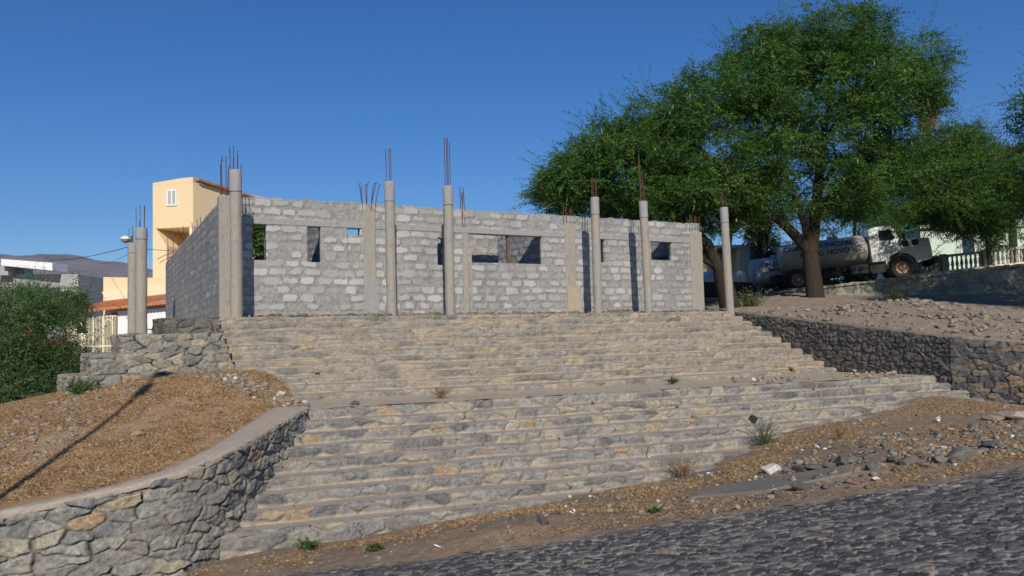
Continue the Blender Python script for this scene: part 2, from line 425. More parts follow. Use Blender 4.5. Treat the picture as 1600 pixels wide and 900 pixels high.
# ================================================================ frames of the place
A30 = RAD(30); Ud = np.array([math.cos(A30), math.sin(A30)]); Vd = np.array([-math.sin(A30), math.cos(A30)])
P0 = np.array([-6.13, 17.75])                     # foot of the first porch column
def W(u, v, z=0.0):
    u = np.asarray(u, float); v = np.asarray(v, float)
    return np.stack([P0[0] + u * Ud[0] + v * Vd[0], P0[1] + u * Ud[1] + v * Vd[1], np.broadcast_to(np.asarray(z, float), np.broadcast(u, v).shape)], -1)
A21 = RAD(21.5); U2 = np.array([math.cos(A21), math.sin(A21)]); V2 = np.array([-math.sin(A21), math.cos(A21)])
Q0 = np.array([-3.28, 13.2])                      # top nosing of the lower flight
def W2(u, v, z=0.0):
    u = np.asarray(u, float); v = np.asarray(v, float)
    return np.stack([Q0[0] + u * U2[0] + v * V2[0], Q0[1] + u * U2[1] + v * V2[1], np.broadcast_to(np.asarray(z, float), np.broadcast(u, v).shape)], -1)
ZP, ZL = .5, -1.17                                # platform and landing heights
RU, TU, RL, TL = .1518, .33, .15, .367

def rbf(pts, smooth=1e-4):
    p = np.array(pts, float); xy = p[:, :2]; n = len(p)
    def K(d2): return np.where(d2 > 1e-12, .5 * d2 * np.log(np.maximum(d2, 1e-12)), 0)
    d2 = ((xy[:, None] - xy[None]) ** 2).sum(-1)
    A = np.zeros((n + 3, n + 3)); A[:n, :n] = K(d2) + smooth * np.eye(n)
    A[:n, n] = 1; A[:n, n + 1:] = xy; A[n, :n] = 1; A[n + 1:, :n] = xy.T
    w = np.linalg.solve(A, np.concatenate([p[:, 2], np.zeros(3)]))
    def f(x, y):
        x = np.asarray(x, float); y = np.asarray(y, float); sh = x.shape; x = x.ravel(); y = y.ravel()
        out = w[n] + w[n + 1] * x + w[n + 2] * y
        for k in range(n): out = out + w[k] * K((x - xy[k, 0]) ** 2 + (y - xy[k, 1]) ** 2)
        return out.reshape(sh)
    return f
def inside(poly, x, y):
    x = np.asarray(x); y = np.asarray(y); r = np.zeros(x.shape, bool); n = len(poly)
    for i in range(n):
        x1, y1 = poly[i][:2]; x2, y2 = poly[(i + 1) % n][:2]
        c = ((y1 > y) != (y2 > y)) & (x < (x2 - x1) * (y - y1) / (y2 - y1 + 1e-12) + x1); r ^= c
    return r
def resample(path, res, spline=False):
    P = np.array(path, float)
    if spline:
        out = []
        for i in range(len(P) - 1):
            a, b, c, d = P[max(i - 1, 0)], P[i], P[i + 1], P[min(i + 2, len(P) - 1)]
            for t in np.linspace(0, 1, 24, endpoint=False):
                out.append(.5 * ((2 * b) + (-a + c) * t + (2 * a - 5 * b + 4 * c - d) * t * t + (-a + 3 * b - 3 * c + d) * t ** 3))
        P = np.array(out + [P[-1]])
    d = np.concatenate([[0], np.cumsum(np.linalg.norm(np.diff(P[:, :2], axis=0), axis=1))])
    n = max(2, int(d[-1] / res) + 1); s = np.linspace(0, d[-1], n)
    return s, np.stack([np.interp(s, d, P[:, k]) for k in range(P.shape[1])], 1)
def path_normals(Q):
    d = np.gradient(Q[:, :2], axis=0); d /= np.linalg.norm(d, axis=1)[:, None] + 1e-9
    return np.stack([d[:, 1], -d[:, 0]], 1)

def stone_wall(name, path, mat, parent=None, res=.025, cell=(.32, .2), depth=.05, seed=1, spline=False, cap=.35, jit=.4, drop=.12, batter=.0, tilt=.4, capwob=.02):
    """path rows: x, y, z_bottom, z_top. The face looks to the right of the direction of travel."""
    s, Q = resample(path, res, spline); N = path_normals(Q)
    hmax = (Q[:, 3] - Q[:, 2]).max(); nv = int(hmax / res) + 2
    t = np.linspace(0, 1, nv)
    S = np.repeat(s[:, None], nv, 1); Z = Q[:, 2:3] + (Q[:, 3:4] - Q[:, 2:3]) * t[None]
    e, r1, r2, ds, dt = cells(S, Z, cell[0], cell[1], seed, jit, drop, .06)
    ew = min(cell) * .11
    g1 = (hsh((r1 * 9999).astype(int), 1, seed) - .5) * tilt; g2 = (hsh((r2 * 9999).astype(int), 2, seed) - .5) * tilt
    D = sstep(0, ew, e) * depth + (r2 - .5) * depth * .7 * sstep(0, ew, e) + (g1 * ds + g2 * dt) * sstep(0, ew, e) + (fbm(S * 16, Z * 20, seed, 5) - .5) * .045
    D = D + batter * (1 - t)[None] - depth * .5 * sstep(.93, 1.0, t)[None]
    Z = Z + sstep(.9, 1, t)[None] * (fbm(S * 5, S * 0, seed + 3) - .5) * capwob * 2
    X = Q[:, 0:1] + N[:, 0:1] * D; Y = Q[:, 1:2] + N[:, 1:2] * D
    v = np.stack([X, Y, Z], -1); at_ = np.stack([r1, r2, np.clip(e / .08, 0, 1), np.zeros_like(e)], -1)
    if cap:
        nc = 6; c = np.linspace(.08, 1, nc) * cap
        XC = Q[:, 0:1] - N[:, 0:1] * c; YC = Q[:, 1:2] - N[:, 1:2] * c
        ZC = Z[:, -1:] + np.zeros((1, nc)) + (fbm(S[:, :1] * 6, c[None] * 6 + 3, seed + 8) - .5) * capwob
        v = np.concatenate([v, np.stack([XC, YC, ZC], -1), np.stack([XC[:, -1:], YC[:, -1:], ZC[:, -1:] - .6], -1)], 1)
        ac = np.zeros((len(s), nc + 1, 4)); ac[..., 0] = .5; ac[..., 2] = .6; ac[..., 3] = .75
        at_ = np.concatenate([at_, ac], 1)
    f = grid_faces(v.shape[0], v.shape[1])
    return mesh_np(name, v.reshape(-1, 3), f, mat, parent, at_.reshape(-1, 4))

def terrain(name, fz, x0, x1, y0, y1, res, mat, poly=None, amp=.03, fr=3.0, seed=1, kind='structure'):
    nx = int((x1 - x0) / res) + 1; ny = int((y1 - y0) / res) + 1
    X, Y = np.meshgrid(np.linspace(x0, x1, nx), np.linspace(y0, y1, ny), indexing='ij')
    Z = fz(X, Y) + (fbm(X * fr, Y * fr, seed, 5) - .5) * 2 * amp
    mask = None
    if poly is not None:
        cx = (X[:-1, :-1] + X[1:, 1:]) / 2; cy = (Y[:-1, :-1] + Y[1:, 1:]) / 2; mask = inside(poly, cx, cy)
    f = grid_faces(nx, ny, mask)
    v = np.stack([X, Y, Z], -1).reshape(-1, 3)
    used = np.unique(f); mp = np.full(len(v), -1); mp[used] = np.arange(len(used))
    o = mesh_np(name, v[used], mp[f], mat, None, None, True)
    if kind: o['kind'] = kind
    return o

# ================================================================ terrain heights
def road_z(x, y): return -1.6 + .12 * np.asarray(x, float) - .07 * np.asarray(y, float)
def on_road(px, py):
    r = ray(px, py); s = -1.6 / (r[2] - .12 * r[0] + .07 * r[1]); return r * s
def on_steps(px, py, dz=-.05):
    """where the line of sight meets the slope of the lower flight's nosings"""
    r = ray(px, py); k = RL / TL
    # z = ZL + k*((x,y)-Q0).V2
    a = r[2] - k * (r[0] * V2[0] + r[1] * V2[1]); b = ZL + dz - k * (Q0 @ V2); return r * (b / a)
ROAD_EDGE = [(120, 925), (250, 908), (420, 897), (540, 882), (690, 866), (833, 847), (950, 830), (1057, 812), (1200, 792), (1300, 776), (1367, 767), (1480, 748), (1600, 728), (1700, 710)]
EDGE = np.array([on_road(*p) for p in ROAD_EDGE])
STEPFOOT = np.array([on_steps(*p) for p in [(365, 866), (420, 866), (500, 856), (600, 838), (680, 819), (773, 802), (854, 787), (895, 776), (940, 769), (1043, 750), (1133, 724), (1180, 699), (1267, 668), (1400, 643), (1463, 620)]])
WD, WE = np.array([9.72, 17.87]), np.array([10.88, 17.0])
front_pts = [tuple(p) for p in EDGE] + [tuple(p) for p in STEPFOOT[1:]]
front_pts += [(*WD, -1.68), (*WE, -1.83), (13.2, 15.5, -1.7), (-4.6, 9.0, -2.86), (-6.5, 7.6, -3.05), (-8.5, 7.0, -3.2)]
front_pts += [tuple(at(1480, 700, 11.6)), tuple(at(1350, 690, 12.0)), tuple(at(1560, 665, 13.6)), tuple(at(1300, 745, 9.2))]
front_pts += [tuple(at(1100, 800, 8.9)), tuple(at(800, 825, 8.8))]
FZ = rbf(front_pts, 2e-3)

CURVE = [(-10.5, 6.9), (-9, 7.2), (-7, 7.75), (-5.4, 8.45), (-4.1, 9.25), (-3.6, 10.2), (-3.5, 11.4), (-3.42, 12.4), (-3.40, 13.2)]
CURVE_ZT = [-2.2, -2.05, -1.9, -1.74, -1.56, -1.39, -1.28, -1.19, -1.14]
CURVE_ZB = [-3.4, -3.4, -3.3, -3.15, -3.1, -2.9, -2.6, -2.2, -1.7]

mound_pts = [(x - .25, y + .25, z - .02) for (x, y), z in zip(CURVE, CURVE_ZT)] + [(-5.8, 9.1, -1.70), (-6.5, 14.5, -.66)]
mound_pts += [tuple(at(270, 592, 14.7)), tuple(at(375, 590, 14.4)), tuple(at(440, 626, 13.9)), tuple(at(400, 612, 14.0)), tuple(at(210, 605, 14.2)), tuple(at(110, 612, 14.6)), tuple(at(0, 658, 13.0)), tuple(at(0, 715, 10.8)), tuple(at(100, 700, 10.9)), tuple(at(250, 700, 10.9)), tuple(at(340, 650, 12.6)), tuple(at(-150, 690, 12.5)), (-14, 16, -1.3), (-9.5, 17, -1.1), (-15, 10, -1.9), (-6.0, 16.5, -.6)]
MZ = rbf(mound_pts, 1e-2)

WALL_R = [(6.86, 25.25), (8.16, 21.9), tuple(WD), tuple(WE), (13.3, 15.2), (17, 12.4)]
WALL_R_T = [.50, .10, -.36, -.50, -.62, -.75]
WALL_R_B = [-.4, -1.5, -1.95, -2.1, -2.1, -2.1]
upper_pts = [(x + .15, y + .07, z - .07) for (x, y), z in zip(WALL_R, WALL_R_T)] + [(x + .65, y + .28, z + .05) for (x, y), z in zip(WALL_R, WALL_R_T)]
upper_pts += [tuple(W(15.1, 0, .48)), tuple(W(15.3, 6, .5)), tuple(at(1300, 478, 27.5)), tuple(at(1440, 470, 24.5)), tuple(at(1520, 478, 23)), tuple(at(1600, 498, 21.0)), tuple(at(1480, 498, 20.2)), tuple(at(1600, 520, 18.6)), (12.5, 33, 1.15), (8.3, 31, .62), (15.5, 34.5, 1.0), (20, 33, .75), (24, 34, .9), (28, 32, .8), (22, 27, .2), (18, 29, .35), (26, 22, -.1), (5, 33, .6), (9, 36.5, 1.1), (13, 36.3, 1.45), (7.66, 23.65, .23), (8.3, 23.9, .36), (8.83, 20.6, -.13), (9.4, 20.9, .03), (9.35, 19.35, -.26), (9.9, 19.6, -.12), (10.45, 17.5, -.49)]
UZ = rbf(upper_pts, 1e-2)

# ================================================================ ground sheets
def ring_ground():
    mb = MB(); z = -4.6
    n = 24; v = []; f = []
    xs = np.concatenate([-np.geomspace(9000, 30, 14), np.linspace(-25, 25, 6), np.geomspace(30, 9000, 14)])
    X, Y = np.meshgrid(xs, xs + 20, indexing='ij'); Z = np.full(X.shape, z)
    o = mesh_np('ground', np.stack([X, Y, Z], -1).reshape(-1, 3), grid_faces(len(xs), len(xs)), M['ground']); o['kind'] = 'structure'
ring_ground()
terrain('lower_ground', lambda x, y: -1.05 + .002 * (y - 20) - .02 * np.maximum(0, -x - 14), -75, 2.5, 15.5, 85, .5, M['bank'],
        poly=[(-75, 15.5), (-9.6, 16.2), (-7.5, 18.2), (-7.9, 24), (-13, 34), (2.4, 46), (2.4, 85), (-75, 85)], amp=.08, fr=.8, seed=4)
terrain('rear_ground', lambda x, y: .35 + 0 * x, -14, 42, 22, 90, .6, M['bank'], poly=[tuple(W(-.2, 16)[:2]), tuple(W(15, 16)[:2]), (5.5, 36), (42, 44), (42, 90), (2.4, 90), (2.4, 46)], amp=.06, fr=.7, seed=5)

# front earth strip between the road and the stairs
strip_poly = [(p[0], p[1] - .1) for p in EDGE[1:]] + [(9.6, 8.4), (17, 12.2), (13.3, 15.6), (10.88, 17.4), (9.8, 18.3), (7.6, 18.0), (-3.0, 13.0), (-3.2, 11.4), (-3.5, 10.5), (-4.2, 9.4), (-5.4, 8.6), (-7, 7.9), (-9, 7.4), (-9, 6.0), (-5.5, 7.3)]
front_amp = terrain('earth_verge', FZ, -10, 17.2, 5.8, 19, .05, M['dirt'], poly=strip_poly, amp=.028, fr=5, seed=21)
# left mound
mound_poly = [(x - .12, y + .12) for x, y in CURVE] + [tuple(W(.1, -3.4)[:2]), tuple(W(-.3, -2.0)[:2]), tuple(W(-3, -1.4)[:2]), tuple(W(-4.5, -.3)[:2]), (-10.5, 17.2), (-18, 17), (-18, 6)]
terrain('earth_mound', MZ, -18, -2.8, 6, 18, .05, M['mound'], poly=mound_poly, amp=.03, fr=4, seed=31)
# upper ground behind the right-hand wall
upper_poly = [(x + .15, y + .08) for x, y in WALL_R] + [(34, 14), (36, 37.2), (4.6, 37.2), tuple(W(15.02, 8)[:2]), tuple(W(15.02, -.1)[:2])]
terrain('stony_bank', UZ, 3, 36, 12, 38, .09, M['bank'], poly=upper_poly, amp=.05, fr=3.0, seed=41)

# ================================================================ cobbled road
def build_road():
    sx, sy = .102, .076
    def surf(x0, x1, y0, y1, res, name, edge=False):
        nx = int((x1 - x0) / res) + 1; ny = int((y1 - y0) / res) + 1
        X, Y = np.meshgrid(np.linspace(x0, x1, nx), np.linspace(y0, y1, ny), indexing='ij')
        a = RAD(-9); S = X * math.cos(a) + Y * math.sin(a); T = -X * math.sin(a) + Y * math.cos(a)
        T = T + .05 * np.sin(S * .9)
        e, r1, r2, ds, dt = cells(S, T, sx, sy, 77, .32, .08, .04)
        ew = .011
        h = sstep(0, ew, e) * .016 * (.3 + 1.2 * r2) + ((hsh((r1 * 9999).astype(int), 3, 5) - .5) * .22 * ds + (hsh((r2 * 9999).astype(int), 4, 5) - .5) * .22 * dt) * sstep(0, ew, e) + (fbm(X * 22, Y * 22, 3) - .5) * .012
        ey = np.interp(X, EDGE[:, 0], EDGE[:, 1]) + (fbm(X * 2.2, X * 0 + 2, 9) - .5) * .35
        dirt = sstep(-.35, .05, Y - ey) * .9
        h = h * (1 - .5 * dirt) - .10 * sstep(.05, .35, Y - ey)
        Z = road_z(X, Y) + h - .012
        at_ = np.stack([r1, r2, np.clip(e / .03, 0, 1), dirt], -1)
        return X, Y, Z, at_
    parts = []
    X, Y, Z, at_ = surf(-4.2, 8.2, 4.1, 9.2, .013, 'a')
    nx, ny = X.shape
    o = mesh_np('road', np.stack([X, Y, Z], -1).reshape(-1, 3), grid_faces(nx, ny), M['cobble'], None, at_.reshape(-1, 4)); o['kind'] = 'structure'
    # the same road further along, coarser
    for k, (x0, x1, y0, y1) in enumerate([(-30, -4.2, -3, 8.2), (8.2, 40, -3, 9.2), (-4.2, 8.2, -3, 4.1)]):
        X, Y, Z, at_ = surf(x0, x1, y0, y1, .09, 'b'); nx, ny = X.shape
        if x0 > 8: Z = Z - .02
        o = mesh_np('road', np.stack([X, Y, Z], -1).reshape(-1, 3), grid_faces(nx, ny), M['cobble'], None, at_.reshape(-1, 4)); o['kind'] = 'structure'
build_road()

# ================================================================ stairs
def step(name, parent, fr, ua, ub, vn, zt, zb, tread, mat, res, cell, seed, depth=.02, dust=.85, wob=.03, rise_dust=.0):
    nu = int((ub - ua) / res) + 1; u = np.linspace(ua, ub, nu)
    zs = np.arange(zb - .06, zt - .012, .02); dv = np.array([.004, .02, .045, .075, .11, .16, .22, .3, tread + .08]); dv = dv[dv <= tread + .081]
    nz, nd = len(zs), len(dv); nv = nz + nd
    S = np.repeat(u[:, None], nv, 1)
    Tt = np.concatenate([zs, zt + dv])[None] + np.zeros_like(S)
    isr = np.concatenate([np.ones(nz), np.zeros(nd)])[None]
    e, r1, r2, ds, dt = cells(S, Tt + seed * .37, cell[0], cell[1], seed, .38, .1, .05)
    ew = .035
    m = np.concatenate([np.ones(nz), 1 - sstep(.03, .16, dv)])[None]
    h = sstep(0, ew, e) * depth + (r2 - .5) * depth * sstep(0, ew, e) + (fbm(S * 16, Tt * 16, seed) - .5) * .022
    edge = (fbm(u * 2.1, u * 0 + seed, seed, 4) - .5) * wob * 1.6 + (vnoise(u * 9, u * 0 + seed, seed + 2) - .5) * wob * .7
    chip = sstep(.66, .8, vnoise(u * 3.3, u * 0 + seed * 3, seed + 4)) * .03
    vn_ = vn + edge[:, None] + np.zeros_like(S)
    V_ = vn_ + np.concatenate([np.zeros(nz), dv])[None] - isr * h
    zw = (fbm(u * 1.3, u * 0 + seed + 9, seed + 6, 3) - .5) * .022
    Z_ = np.concatenate([zs, np.full(nd, zt)])[None] + (1 - isr) * (h * m * .6 - .01) + zw[:, None]
    # worn nosing
    near = np.exp(-((Tt - zt) / .03) ** 2)
    Z_ = Z_ - near * (.012 + chip[:, None]); V_ = V_ + near * .012 * isr
    P = fr(S, V_, Z_)
    d = np.concatenate([rise_dust + sstep(.035, .0, zs - (zb)) * .8, dust * sstep(.0, .11, dv)])[None] + np.zeros_like(S)
    d = np.clip(d * (.55 + .9 * fbm(S * 2.5, Tt * 9, seed + 12)), 0, 1)
    at_ = np.stack([r1, r2, np.clip(e / .08, 0, 1), d], -1)
    return mesh_np(name, P.reshape(-1, 3), grid_faces(nu, nv), mat, parent, at_.reshape(-1, 4))

def WU(u, v, z): return W(u, -.25 + (v + .25) * (1.05 + .2 * sstep(0, 6, u)), ZP + (z - ZP) * (1 + .0045 * np.maximum(u, 0)))
def WL(u, v, z): return W2(u, v, z - .003 * np.maximum(u, 0))
st_up = empty('staircase', (0, 0, 0), 'wide upper flight of tan weathered masonry steps rising to the grey block building', 'staircase')
for k in range(11):
    zt = ZP - RU * k; vn = -.25 - TU * k
    step('step', st_up, WU, -.42 - .01 * k, 15.25 - .03 * k, vn, zt, zt - RU, TU if k else .3, M['step_up'], .03, (.5, .17), 100 + k * 7, .016, .8, .035, .03)
st_lo = empty('staircase', (0, 0, 0), 'lower flight of grey stone steps between the curved wall and the litter-strewn earth', 'staircase')
for k in range(9):
    zt = ZL - RL * k; vn = -TL * k
    step('step', st_lo, WL, -.62 - .125 * k, 13.9, vn, zt, zt - (RL if k < 8 else .35), TL, M['step_low'], .022, (.36, .19), 300 + k * 11, .026, .9, .035, .03)
# landing between the flights
def landing():
    n = 240; m = 34; a = np.linspace(0, 1, n)
    A = WL(-.8 + a * 14.8, .07, ZL); B = WU(-1.2 + a * 16.6, -.25 - TU * 10 + .12, ZL)
    t = np.linspace(0, 1, m)[None, :, None]
    P = A[:, None] * (1 - t) + B[:, None] * t
    P[..., 2] += .006 + (fbm(P[..., 0] * 2, P[..., 1] * 2, 55) - .5) * .035 + .03 * np.exp(-((t[..., 0] - 1) / .2) ** 2)
    o = mesh_np('landing', P.reshape(-1, 3), grid_faces(n, m), M['landing'], None, None, True); o['kind'] = 'structure'
landing()
def platform():
    n = 160; m = 120
    X, Y = np.meshgrid(np.linspace(-.4, 15.2, n), np.linspace(.0, 16.5, m), indexing='ij')
    P = W(X, Y, ZP - .012 + (fbm(X * 3, Y * 3, 66) - .5) * .02)
    o = mesh_np('platform_floor', P.reshape(-1, 3), grid_faces(n, m), M['landing'], None, None, True); o['kind'] = 'structure'
platform()

# ================================================================ stone walls
cw = empty('retaining_wall', (0, 0, 0), 'curved grey rubble-stone wall with a sandy coping holding the orange earth mound', 'stone wall')
cpath = [(x, y, b, t) for (x, y), b, t in zip(CURVE, CURVE_ZB, CURVE_ZT)]
stone_wall('stone_face', cpath, M['stone_grey'], cw, .014, (.31, .125), .028, 501, True, 0, .46, .26, .05, .42)
def coping():
    s, Q = resample(cpath, .05, True); N = path_normals(Q)
    wd = np.interp(s / s[-1], [0, .55, .8, 1], [.24, .26, .42, .62])
    prof = [(.02, -.06), (.03, -.01), (.0, .012), (-.15, .02), (-.5, .022), (-.85, .015), (-1.0, -.01), (-1.05, -.12)]
    v = []
    for j, (o, z) in enumerate(prof):
        off = np.where(o > 0, o, o * wd) + (fbm(s * 3, s * 0 + j, 71) - .5) * .05 * (o < -.7) + (fbm(s * 7, s * 0 + j, 72) - .5) * .03 * (o >= 0)
        v.append(np.stack([Q[:, 0] + N[:, 0] * off, Q[:, 1] + N[:, 1] * off, Q[:, 3] + z + (fbm(s * 6, s * 0 + j * 2, 73) - .5) * .02], -1))
    v = np.stack(v, 1)
    mesh_np('coping', v.reshape(-1, 3), grid_faces(len(s), len(prof)), M['coping'], cw, None, True)
coping()
rw = empty('retaining_wall', (0, 0, 0), 'dark basalt wall descending along the right end of the stairs', 'stone wall')
rp = [(x, y, b, t) for (x, y), b, t in zip(WALL_R, WALL_R_B, WALL_R_T)]
stone_wall('stair_face', rp[:3], M['stone_dark'], rw, .022, (.27, .115), .028, 611, False, .4, .42, .15, .0, .3)  # dark basalt stones along the stairs
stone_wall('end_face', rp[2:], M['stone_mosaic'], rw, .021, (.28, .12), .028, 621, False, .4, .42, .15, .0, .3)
tw = empty('terrace_wall', (0, 0, 0), 'stepped rubble-stone terrace left of the upper stairs, four tiers with dark stones on top', 'stone wall')
for k, (px, zt, zb, mt) in enumerate([(258, ZP, -.1, 'stone_dark'), (190, .17, -.5, 'stone_tier'), (142, -.20, -.9, 'stone_tier'), (103, -.57, -1.4, 'stone_tier')]):
    vf = -.25 - .62 * k
    p0 = W(0, vf, 0); pt = at_plane(px, 520 + 20 * k, p0, np.array([*Vd, 0])); ul = float((pt[:2] - P0) @ Ud)
    pth = [(*W(ul - .1, vf + 1.2)[:2], zb, zt), (*W(ul + .02, vf + .02)[:2], zb, zt), (*W(-.36, vf)[:2], zb, zt)]
    stone_wall('tier', pth, M[mt], tw, .022, (.28, .15), .035, 700 + k * 13, False, 1.0, .36, .12, .0, .25, .03)

# ================================================================ unfinished block building
house = empty('unfinished_building', (*P0, ZP), 'roofless building of bare grey concrete blocks with empty window openings', 'building')
HL = house.location
def block_wall(name, o, d, length, zb, zt, openings=(), res=.03, thick=.2, seed=1, parent=house, mat=None, zt2=None, dusty=.0, cover=1.0):
    d = np.array(d, float); d /= np.linalg.norm(d); nrm = np.array([d[1], -d[0]])
    def axis(a, b, edges):
        x = list(np.linspace(a, b, int((b - a) / res) + 2))
        for e in edges:
            if a < e < b:
                k = int(np.argmin(np.abs(np.array(x) - e)))
                if 0 < k < len(x) - 1: x[k] = e
        return np.array(sorted(x))
    us = axis(0, length, [q for o_ in openings for q in o_[:2]]); zs = axis(zb, zt, [q for o_ in openings for q in o_[2:]])
    S, Z = np.meshgrid(us, zs, indexing='ij')
    bh, bl = .212, .43
    zz = Z + (vnoise(S * 1.7, Z * 0, seed) - .5) * .04 + (vnoise(S * 7, Z * 7, seed + 13) - .5) * .032; S0 = S; S = S + (vnoise(S0 * 7, Z * 7, seed + 14) - .5) * .05
    row = np.floor((zz - zb) / bh); fz = (zz - zb) / bh - row
    so = S + row % 2 * bl * .5 + (hsh(row, row * 0, seed + 1) - .5) * .18
    col = np.floor(so / bl); fs = so / bl - col
    r1 = hsh(row, col, seed + 2); r2 = hsh(row, col, seed + 3)
    ea = np.minimum(fz, 1 - fz) * bh - (hsh(row, col, seed + 4) - .5) * .035; eb = np.minimum(fs, 1 - fs) * bl - (hsh(row, col, seed + 5) - .5) * .09
    e = np.minimum(ea, eb); e = e - .35 * np.exp(-(ea - eb) ** 2 / .0012) * .05; S = S0; r1 = np.clip(r1 * cover, 0, 1)
    D = sstep(.0, .035, e) * .012 * (r1 * 1.4 - .2) + (fbm(S * 12, Z * 12, seed) - .5) * .016
    top = (fbm(S * 3.5, S * 0 + 2, seed + 7) - .5) * .05 + (vnoise(S * 9, S * 0, seed + 8) - .5) * .03
    tt = (Z - zb) / (zt - zb)
    if zt2 is not None: Z = zb + tt * (zt + (zt2 - zt) * S / length - zb)
    Z = Z + top * sstep(.97, 1, tt)
    mk = np.ones((len(us) - 1, len(zs) - 1), bool); uc = (us[:-1] + us[1:]) / 2; zc = (zs[:-1] + zs[1:]) / 2
    for a, b, c, g in openings: mk[np.ix_((uc > a) & (uc < b), (zc > c) & (zc < g))] = False
    F = np.stack([o[0] + d[0] * S + nrm[0] * D, o[1] + d[1] * S + nrm[1] * D, Z], -1)
    B = np.stack([o[0] + d[0] * S - nrm[0] * (thick + D), o[1] + d[1] * S - nrm[1] * (thick + D), Z], -1)
    nu, nv = S.shape; n = nu * nv
    f1 = grid_faces(nu, nv, mk); f2 = f1[:, ::-1] + n
    ed = np.concatenate([f1[:, [0, 1]], f1[:, [1, 2]], f1[:, [2, 3]], f1[:, [3, 0]]])
    key = np.sort(ed, 1); _, inv, cnt = np.unique(key[:, 0] * n + key[:, 1], return_inverse=True, return_counts=True)
    be = ed[cnt[inv] == 1]
    f3 = np.stack([be[:, 1], be[:, 0], be[:, 0] + n, be[:, 1] + n], 1)
    a = np.stack([r1, r2, np.clip(e / .08, 0, 1), sstep(.45, .0, Z - zb) * .5 + dusty], -1).reshape(-1, 4)
    v = np.concatenate([F.reshape(-1, 3), B.reshape(-1, 3)]); f = np.concatenate([f1, f2, f3])
    used = np.unique(f); mp = np.full(len(v), -1); mp[used] = np.arange(len(used))
    return mesh_np(name, v[used] - np.array(HL) if parent is house else v[used], mp[f], mat or M['block'], parent, np.concatenate([a, a])[used])

VF = 1.24
FO = W(0, VF)[:2]
def wu(px, py):
    p = at_plane(px, py, np.array([*FO, 0]), np.array([*Vd, 0])); return float((p[:2] - FO) @ Ud), float(p[2])
def opening(x0, y0, x1, y1):
    a, z1 = wu(x0, y0); b, z0 = wu(x1, y1); _, z1b = wu(x1, y0); _, z0b = wu(x0, y1)
    return a, b, z0b, z1
ZB = 2.78                                         # underside of the ring beam
op = []
for x0, y0, x1, y1 in [(394, 351, 417, 406), (480, 355, 502, 410), (543, 358, 564, 406), (683, 365, 694, 414), (733, 368, 848, 410), (938, 378, 946, 410), (1017, 383, 1051, 406)]:
    a, b, z0, z1 = opening(x0, y0, x1, y1); op.append([a, b, z0, ZB if z1 > 2.4 else z1])
op[3][3] = 2.62
ZT = 3.44
block_wall('front_wall', FO, Ud, 15.0, ZP - .05, ZT, op, .027, .2, 11)
print('openings', [[round(q, 2) for q in o] for o in op])
# partly blocked-up window: a low block infill set back in the opening, and a timber post
a, b = wu(543, 390)[0], wu(564, 390)[0]
LW0 = np.array([*W(0, VF)[:2]]) + Vd * .0; LW1 = np.array([-14.4, 33.2])
ld = (LW0 - LW1); ll = np.linalg.norm(ld)
holes = []
hr = np.random.default_rng(3)
for k in range(13):
    s_ = ll - (2 + k * .62 + hr.uniform(-.15, .15)); z_ = .9 + hr.uniform(.0, 1.9)
    holes.append((s_ - .05, s_ + .05, z_ - .06, z_ + .06))
block_wall('side_wall', LW1, ld, ll - .02, ZP - .7, 3.29, holes, .045, .2, 21, zt2=ZT, cover=.45)
RW0 = W(15.0, VF)[:2]; RW1 = W(15.0, 17.0)[:2]
block_wall('side_wall', RW0, RW1 - RW0, 15.7, ZP - .2, ZT, [], .07, .2, 31)
# partitions inside, seen through the openings
def part(u, v0, v1, seed, zt=ZT - .05, holes=()):
    o = W(u, v1)[:2]; block_wall('partition_wall', o, W(u, v0)[:2] - o, v1 - v0, ZP, zt, holes, .05, .15, seed)
block_wall('infill', W(op[2][0] - .03, VF + .07)[:2], Ud, op[2][1] - op[2][0] + .06, op[2][2] - .02, wu(553, 368)[1], [], .03, .1, 77)
part(op[1][1] + .35, VF + .22, 9, 41)
part(op[4][1] + .35, VF + .22, 9, 42)
part(op[6][1] + .35, VF + .22, 8, 43, ZT - .05, [(5.6, 6.1, 1.9, 2.4)])
def cross(u0, u1, v, seed, zt=ZT - .05, holes=()):
    o = W(u0, v)[:2]; block_wall('partition_wall', o, Ud, u1 - u0, ZP, zt, holes, .05, .15, seed)
cross(op[3][0] - .5, op[3][1] + .7, VF + 1.3, 51)
cross(op[3][1] + .75, wu(800, 400)[0] + .5, VF + 1.7, 52, ZT - .02, [(1.15, 1.75, 1.55, 1.78)])
cross(op[1][1] + .5, op[3][0] - .6, 9.2, 53, 2.55)
cross(op[4][1] + .4, 14.8, 9.0, 54)

def hbox(name, u0, u1, v0, v1, z0, z1, mat, bev=.012, parent=house):
    """rounded, slightly uneven cast member in the building's own frame"""
    c = W((u0 + u1) / 2, (v0 + v1) / 2, (z0 + z1) / 2) - np.array(HL)
    mb = MB(); mb.box(c, (u1 - u0, v1 - v0, z1 - z0), bev, Matrix.Rotation(A30, 3, 'Z'))
    return mb.build(name, mat, parent)
hbox('ring_beam', 0.02, 14.98, VF - .018, VF + .1, ZB + .002, ZB + .165, M['concrete_grey'])
# window post in the wide opening
pu = wu(797, 390)[0]
hbox('window_post', pu - .05, pu + .03, VF + .08, VF + .16, op[4][2], ZB, M['wood'], .006)

